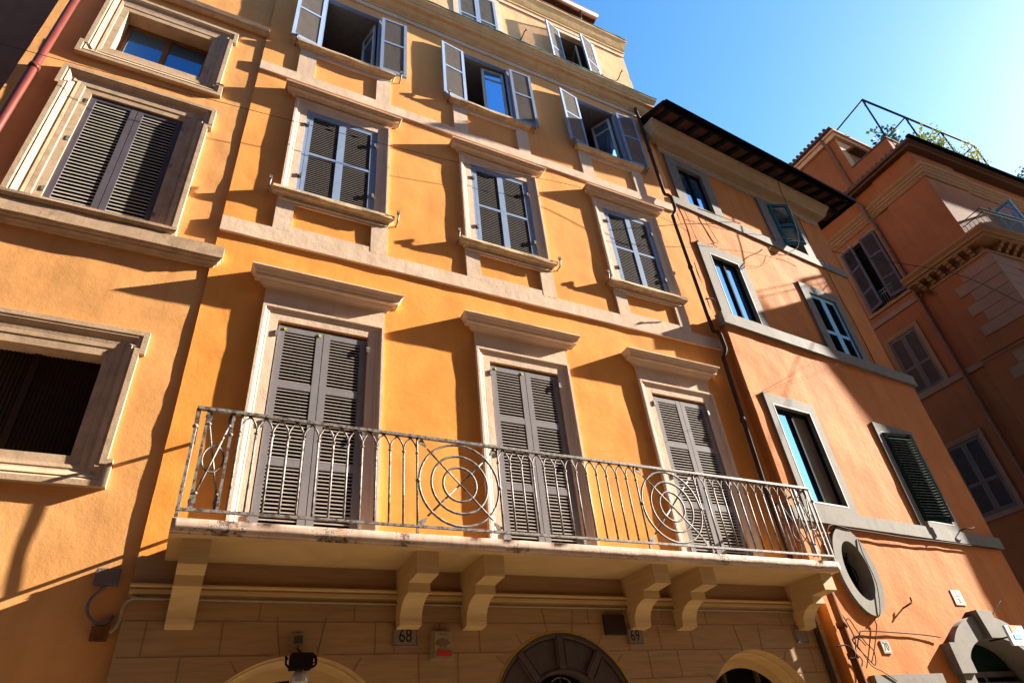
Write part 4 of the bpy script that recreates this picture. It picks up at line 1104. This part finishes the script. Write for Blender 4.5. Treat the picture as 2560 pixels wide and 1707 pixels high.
def text_mesh(s, size, depth=.004):
    cu_ = bpy.data.curves.new('numerals', 'FONT'); cu_.body = s; cu_.size = size; cu_.extrude = depth; cu_.align_x = 'CENTER'; cu_.align_y = 'CENTER'
    o = bpy.data.objects.new('numerals', cu_); COL.objects.link(o); dg = bpy.context.evaluated_depsgraph_get(); dg.update()
    me = bpy.data.meshes.new_from_object(o.evaluated_get(dg)); bpy.data.objects.remove(o); return me
def number_sign(x0, x1, z0, z1, y_, s, mat, label, rot=0, pos=None, size=None, name='house_number'):
    w_, h_ = x1-x0, z1-z0; o = empty(name, pos or ((x0+x1)/2, y_, (z0+z1)/2), rot)
    b = MB(); b.box(-w_/2, w_/2, -.006, .03, -h_/2, h_/2); b.build('plate', mat, o)
    b = MB(); b.frame(rect(-w_/2+.012, w_/2-.012, -h_/2+.012, h_/2-.012), [(0, -.0075), (.004, -.0075)]); b.build('border_line', 'ink', o)
    if s:
        me = text_mesh(s, size or h_*.95); me.materials.append(M['ink'])
        t = bpy.data.objects.new('numerals', me); COL.objects.link(t); t.parent = o; t.location = (0, -.0065, 0); t.rotation_euler = (PI/2, 0, 0); t.scale = (.82, 1.0, .5)
    return tag(o, label, 'house number' if s else 'plaque')
number_sign(2.0, 2.25, 2.82, 3.0, -.075, '68', 'greystone', 'grey stone house number plate reading 68 under a balcony corbel')
number_sign(4.79, 5.0, 2.82, 2.995, -.075, '69', 'greystone', 'grey stone house number plate reading 69 beside the dark red stone')
number_sign(7.53, 7.74, 2.82, 3.01, -.075, '', 'greystone', 'blank grey stone plate under the rightmost balcony corbel', name='plaque')
number_sign(0, .185, 0, .165, 0, '70', 'marble', 'white marble house number plate reading 70 below the oval window', CT, cpt(1.0, .008, 2.745))
b = MB(); b.box(-.14, .14, -.03, .02, -.105, .105); b.box(-.115, -.10, -.033, -.03, -.10, .02); o = b.build('plaque', 'darkstone', None, (4.63, -.075, 3.025)); tag(o, 'glossy dark red stone slab in the cladding beside number 69', 'plaque')
o = empty('plaque', cpt(3.59, .0, 3.51), CT); b = MB(); b.box(-.15, .15, -.015, .03, -.12, .12); b.build('plate', 'marble', o)
b = MB(); b.box(-.003, .003, -.017, -.015, .02, .11); b.box(-.05, .05, -.017, -.015, .018, .024); b.box(-.003, .003, -.017, -.015, -.09, .0); b.box(-.11, .11, -.017, -.015, -.035, -.030); b.box(-.10, .09, -.017, -.015, -.07, -.066); b.build('inscription', 'ink', o); tag(o, 'white marble plaque with a cross on the salmon wall above the arched doorway', 'plaque')
# alarm siren
o = empty('alarm_siren', (2.49, -.06, 2.82)); b = MB()
b.prism([(-.115, -.13), (.115, -.13), (.105, .13), (-.10, .13)], -.07, .02); b.prism([(-.095, -.12), (.10, -.12), (.09, .12), (-.08, .12)], -.085, -.07); b.build('housing', 'beigeplastic', o)
b = MB()
for k in range(7): b.tube([((.02+.011*k)*math.cos(t), -.086, -.03+(.02+.011*k)*math.sin(t)) for t in [PI*(.15+.7*j/10) for j in range(11)]], .0028, 4)
b.box(-.035, .045, -.088, -.086, .088, .10); b.build('sound_slots', 'joint', o)
b = MB(); b.prism([(-.06, -.105), (.085, -.105), (.085, -.06), (-.06, -.05)], -.10, -.08); b.build('beacon', 'redplastic', o)
tag(o, 'beige alarm siren with a red beacon lens on the stone cladding', 'alarm')
# lamp over the left arch
o = empty('floodlight', (1.13, -.06, 2.72)); b = MB()
b.box(-.09, .09, -.22, -.06, -.10, .02); b.box(-.05, .05, -.06, .02, -.02, .045); b.build('housing', 'blackmetal', o)
b = MB()
for s_ in (-1, 1): b.tube([(s_*.10, -.04, .0), (s_*.125, -.10, .01), (s_*.13, -.16, -.06), (s_*.10, -.16, -.09)], .010, 6)
b.build('bracket', 'blackmetal', o)
b = MB(); b.tube([(0, -.14, -.10), (0, -.14, -.15), (0, -.14, -.20), (0, -.14, -.23)], [.035, .07, .085, .06], 14); b.build('lamp_glass', 'lens', o)
tag(o, 'black floodlight with a round lamp over the left stone arch', 'floodlight')
cable([(1.11, -.08, 2.84), (1.115, -.09, 2.80), (1.16, -.13, 2.755), (1.24, -.2, 2.735), (1.265, -.2, 2.69), (1.24, -.18, 2.67)], .007, 'cable', 'short black flex between the square socket and the floodlight')
o = empty('wall_socket', (1.105, -.06, 2.885)); b = MB(); b.box(-.055, .055, -.035, .01, -.05, .05); b.build('back_box', 'beigeplastic', o); b = MB(); b.box(-.036, .04, -.045, -.035, -.035, .028); b.build('cover', 'doorwood', o); tag(o, 'small square grey socket box above the floodlight', 'socket box')
# junction boxes and conduits on house A
def jbox(x0, x1, z0, z1, mat, label):
    w_, h_ = x1-x0, z1-z0; o = empty('junction_box', ((x0+x1)/2, .02, (z0+z1)/2)); b = MB()
    b.box(-w_/2, w_/2, -.06, .01, -h_/2, h_/2); b.build('box_body', mat, o)
    b = MB(); b.box(-w_/2-.004, w_/2+.004, -.068, -.06, -h_/2-.004, h_/2+.004)
    for sx in (-1, 1):
        for sz in (-1, 1): b.add(*uvball(sx*(w_/2-.015), -.069, sz*(h_/2-.015), .006), 1, True)
    b.build('lid', [mat, 'joint'], o); return tag(o, label, 'junction box')
jbox(-.61, -.43, 3.33, 3.46, 'greyplastic', 'grey junction box above the curled cable at the corner of the tan house')
jbox(-.53, -.41, 2.895, 3.0, 'orpipe', 'brown junction box below the curled cable at the corner of the tan house')
cable([(-.505, -.03, 3.33), (-.59, -.03, 3.23), (-.603, -.03, 3.13), (-.54, -.03, 3.04), (-.46, -.03, 3.022), (-.42, -.02, 3.06), (-.41, .02, 3.09)], .014, 'greyplastic', 'curled grey cable between the two junction boxes', 'cable')
cable([(-.40, -.04, 2.95), (-.36, -.05, 3.0), (-.345, -.06, 3.08), (-.345, -.08, 3.15), (-.31, -.09, 3.20), (-.24, -.095, 3.215), (-.1, -.095, 3.213), (2, -.09, 3.207), (5, -.09, 3.205), (7.6, -.09, 3.203)], .014, 'beigeplastic', 'beige conduit running along the stone moulding under the balcony', 'conduit', 'conduit', 8)
# iron hooks
def hook(pos, pts, r, label, mat='blackmetal', name='iron_hook'):
    b = MB(); b.tube(smooth_path(pts, 4), r, 6); return tag(b.build(name, mat, None, pos, 0), label, 'hook')
hook((4.9, 0, 15.9), [(0, .0, 0.05), (.03, -.05, .1), (.08, -.12, .28), (.12, -.14, .33), (.10, -.15, .36)], .014, 'small iron hook between the two attic windows of the balcony house')
hook((7.68, 0, 15.95), [(0, .0, 0.05), (.03, -.05, .1), (.10, -.12, .30), (.14, -.14, .35), (.12, -.15, .38)], .014, 'small iron hook right of the open attic shutters')
hook(cpt(1.7, 0, 3.27), [(.16, .03, .02), (.17, -.05, .04), (.20, -.09, .06), (.27, -.09, .09), (.30, -.08, .16)], .013, 'curved iron bracket on the salmon wall right of the oval window', 'browncable', 'wall_bracket')
hook(cpt(7.9-8.2+.12, .0, 8.62), [(-.22, -.08, .0), (-.14, -.1, .02), (-.05, -.09, .05), (.05, -.05, .03)], .014, 'iron shutter stop chained to the pipe beside the lowest right apron')
hook(cpt(3.95, .02, 3.06), [(0, .02, 0), (.02, -.05, .02), (.6, -.07, .34), (.74, -.07, .40)], .007, 'slanting thin iron rod above the arched doorway', 'browncable', 'iron_rod')
hook(cpt(4.72, .03, 4.73), [(0, .03, .0), (.05, -.1, .02), (.25, -.12, .03), (.33, -.12, .06)], .012, 'iron shutter holder right of the dark green shutter')
# shop sign at the right edge
o = empty('shop_sign', cpt(3.98, .30, 2.86), CT); b = MB(); b.box(-.02, .55, -.02, .02, -.14, .16); b.build('board', 'white', o)
b = MB(); b.prism([(.12, .05), (.34, .12), (.34, .16), (.12, .16)], -.026, -.02); b.build('orange_stripe', 'orange', o)
b = MB(); b.prism([(.12, -.05), (.34, -.05), (.34, .03), (.12, .02)], -.026, -.02); b.build('turquoise_stripe', 'cyan', o)
b = MB(); b.box(.0, .04, .02, .32, -.02, .0); b.build('arm', 'blackmetal', o)
tag(o, 'white shop sign with orange and turquoise stripes beside the arched doorway', 'sign')

# ================================================================== roof terrace of D
PGx = lambda x: .11-.0615*(x-22)
o = empty('pergola_frame', DW((22, .11, 19.9))); o.scale = (KS, KS, KS); b = MB()
def pp(x, dy, z): return (x-22, PGx(x)+dy-.11, z-19.9)
ztop = 23.70; xs_ = [22, 24.6, 26.9, 29.15]
b.tube([pp(21.98, 0, ztop), pp(29.15, 0, ztop)], .045, 6)
for x in xs_:
    b.tube([pp(x, 0, ztop), pp(x+.15, .15, 19.9)], .035, 6)
    b.tube([pp(x, 0, ztop), pp(x, 2.2, ztop-.35)], .035, 6)
    b.tube([pp(x+.25, 0, ztop), pp(x+.01, .05, ztop-.35)], .022, 5)
b.tube([pp(22, 2.2, ztop-.35), pp(29.15, 2.2, ztop-.35)], .04, 6)
b.tube([pp(22, 2.2, ztop-.35), pp(22, 2.25, 19.9)], .035, 6)
b.build('steel_frame', 'pergola', o)
b = MB(); b.box(-.6, 8.0, -.25, -.22, .0, .03); b.box(-.6, 8.0, -.25, -.22, .62, .65)
x = -.6
while x < 8: b.box(x, x+.015, -.25, -.235, 0, .65); x += .14
b.v = [(p[0], p[1]-.0615*p[0], p[2]) for p in b.v]
b.build('terrace_rail', 'pergola', o)
tag(o, 'dark blue steel pergola frame on the roof terrace of the palazzo', 'pergola')
def shrub(pos, rx, rz, n, mats, label, seed, leaf=.10):
    rnd = random.Random(seed); o = empty('terrace_plant', DW(pos)); b = MB()
    stems = []
    for k in range(9):
        a = rnd.uniform(0, 2*PI); rr = rx*rnd.uniform(.3, 1); h = rz*rnd.uniform(.6, 1.0)
        pts = [(0, 0, 0), (rr*.4*math.cos(a), rr*.4*math.sin(a), h*.5), (rr*math.cos(a), rr*math.sin(a), h)]; stems.append(pts); b.tube(pts, .012, 4, 0)
    b.build('stem', 'rafter', o); b = MB()
    for k in range(n):
        st = rnd.choice(stems); t = rnd.uniform(.35, 1.05)
        p = Vector(st[1]).lerp(Vector(st[2]), (t-.35)/.65) if t > .35 else Vector(st[1])
        p += Vector((rnd.gauss(0, rx*.16), rnd.gauss(0, rx*.16), rnd.gauss(0, rz*.10)))
        d1_ = Vector((rnd.uniform(-1, 1), rnd.uniform(-1, 1), rnd.uniform(-.6, .8))).normalized(); d2_ = d1_.orthogonal(); d2_.rotate(Matrix.Rotation(rnd.uniform(0, 6.28), 3, d1_))
        L = leaf*rnd.uniform(.6, 1.3)
        b.add([p, p+d1_*L*.5+d2_*L*.28, p+d1_*L, p+d1_*L*.5-d2_*L*.28], [(0, 1, 2, 3)], rnd.choice([0, 0, 1]))
    b.build('foliage', mats, o); return tag(o, label, 'plant', 'plants on the roof terrace')
def tp(x, z, dy=-.05): return (x, PGx(x)+dy, z)
shrub(tp(23.2, 20.6, .7), .9, 2.1, 800, ['leaf3', 'leaf'], 'dark green bushy plant under the left half of the pergola frame', 1, .17)
shrub(tp(24.2, 20.3, .3), .7, 2.0, 520, ['leaf', 'leaf2'], 'mid green plant between the two left pergola posts', 2, .16)
shrub(tp(25.2, 19.9), .6, 3.1, 620, ['leaf2', 'leaf'], 'tall yellow green plant at the middle pergola post', 3, .16)
shrub(tp(27.3, 19.9), .65, 2.6, 330, ['leaf2', 'leaf2'], 'sparse yellow green plant under the right end of the pergola', 4, .14)
shrub(tp(26.3, 19.9), .4, 2.3, 130, ['leaf', 'leaf2'], 'thin wispy plant left of the sparse yellow plant', 5, .12)
shrub((29.3, -1.0, 19.4), .4, 1.9, 300, ['leaf', 'leaf3'], 'small plant standing alone at the right end of the palazzo roof', 6, .14)

# ================================================================== ground
b = MB(); b.quad((-400, -400, 0), (400, -400, 0), (400, 400, 0), (-400, 400, 0)); tag(b.build('street', 'cobble'), kind='structure')
b = MB(); b.box(-6, 14.3, -1.3, -.1, .004, .12); tag(b.build('pavement', 'greystone'), kind='structure')
# house across the street
OH = empty('town_house', (0, -8.4, 0), PI); tag(OH, 'ochre house across the street, behind the viewer', 'house')
oh = [(-20+3.2*i, -18.9+3.2*i, z, z+1.9) for i in range(13) for z in (1.0, 5.0, 9.0, 12.6)]
b = MB(); wall_sheet(b, -24, 24, 0, 16.5, oh, .8, .006, seed=11); b.quad((24, 0, 0), (70, 0, 0), (70, 0, 16.5), (24, 0, 16.5)); body_mb(b, -24, 70, 0, 9, 16.5); b.build('wall', 'street_wall', OH)
b = MB(); b.mould([(-.03, 16.0), (.1, 16.0), (.3, 16.3), (.5, 16.4), (.5, 16.6), (-.03, 16.7)], [(-24, 0, 0, -1), (70, 0, 0, -1)]); b.build('cornice', 'b_trim', OH)
for h in oh:
    b = MB(); b.frame(rect(*h), [(0, .2), (0, -.05), (.15, -.05), (.15, .02)]); w = b.build('window', 'b_trim', OH)
    b = MB(); b.box(h[0], h[1], .15, .17, h[2], h[3]); b.build('shutter', 'd_shut', w)

# ================================================================== light, sky, camera
S = Vector((6.4, -1.0, 3.2)).normalized()
ld = bpy.data.lights.new('sun', 'SUN'); ld.energy = 5.0; ld.angle = math.radians(.5); ld.color = (1, .92, .79)
lo = bpy.data.objects.new('sun', ld); COL.objects.link(lo); lo.rotation_euler = (-S).to_track_quat('-Z', 'Y').to_euler(); lo.location = (60, -20, 60)
wd = bpy.data.worlds.new('World'); sc.world = wd; wd.use_nodes = True; nt = wd.node_tree
sky = nt.nodes.new('ShaderNodeTexSky'); sky.sky_type = 'NISHITA'; sky.sun_disc = False
sky.sun_elevation = math.asin(S.z); sky.sun_rotation = math.atan2(S.x, S.y)
sky.air_density = 1.0; sky.dust_density = .35; sky.ozone_density = 1.6
hs = nt.nodes.new('ShaderNodeHueSaturation'); hs.inputs['Saturation'].default_value = 1.3; hs.inputs['Hue'].default_value = .494; nt.links.new(sky.outputs[0], hs.inputs['Color']); nt.links.new(hs.outputs[0], nt.nodes['Background'].inputs['Color']); nt.nodes['Background'].inputs['Strength'].default_value = .054
cd = bpy.data.cameras.new('camera'); cam = bpy.data.objects.new('camera', cd); COL.objects.link(cam); sc.camera = cam
R_ = Matrix(((0.893366, -0.18846657, 0, 0), (-0.43977386, -0.55296455, 0, 0), (-0.0921745, 0.81160986, 0, 0), (0, 0, 0, 1)))
fw = Vector((0.40789403, 0.70769284, 0.5768824))
for i in range(3): R_[i][2] = -fw[i]
R_.translation = (0, -6.5, 1.6); cam.matrix_world = R_
cd.sensor_fit = 'HORIZONTAL'; cd.sensor_width = 36; cd.lens = 36*1571.77/2560; cd.clip_end = 2000; cd.clip_start = .05
sc.view_settings.view_transform = 'Standard'; sc.view_settings.look = 'None'; sc.view_settings.exposure = 2.72; sc.view_settings.gamma = 1
sc.cycles.max_bounces = 8
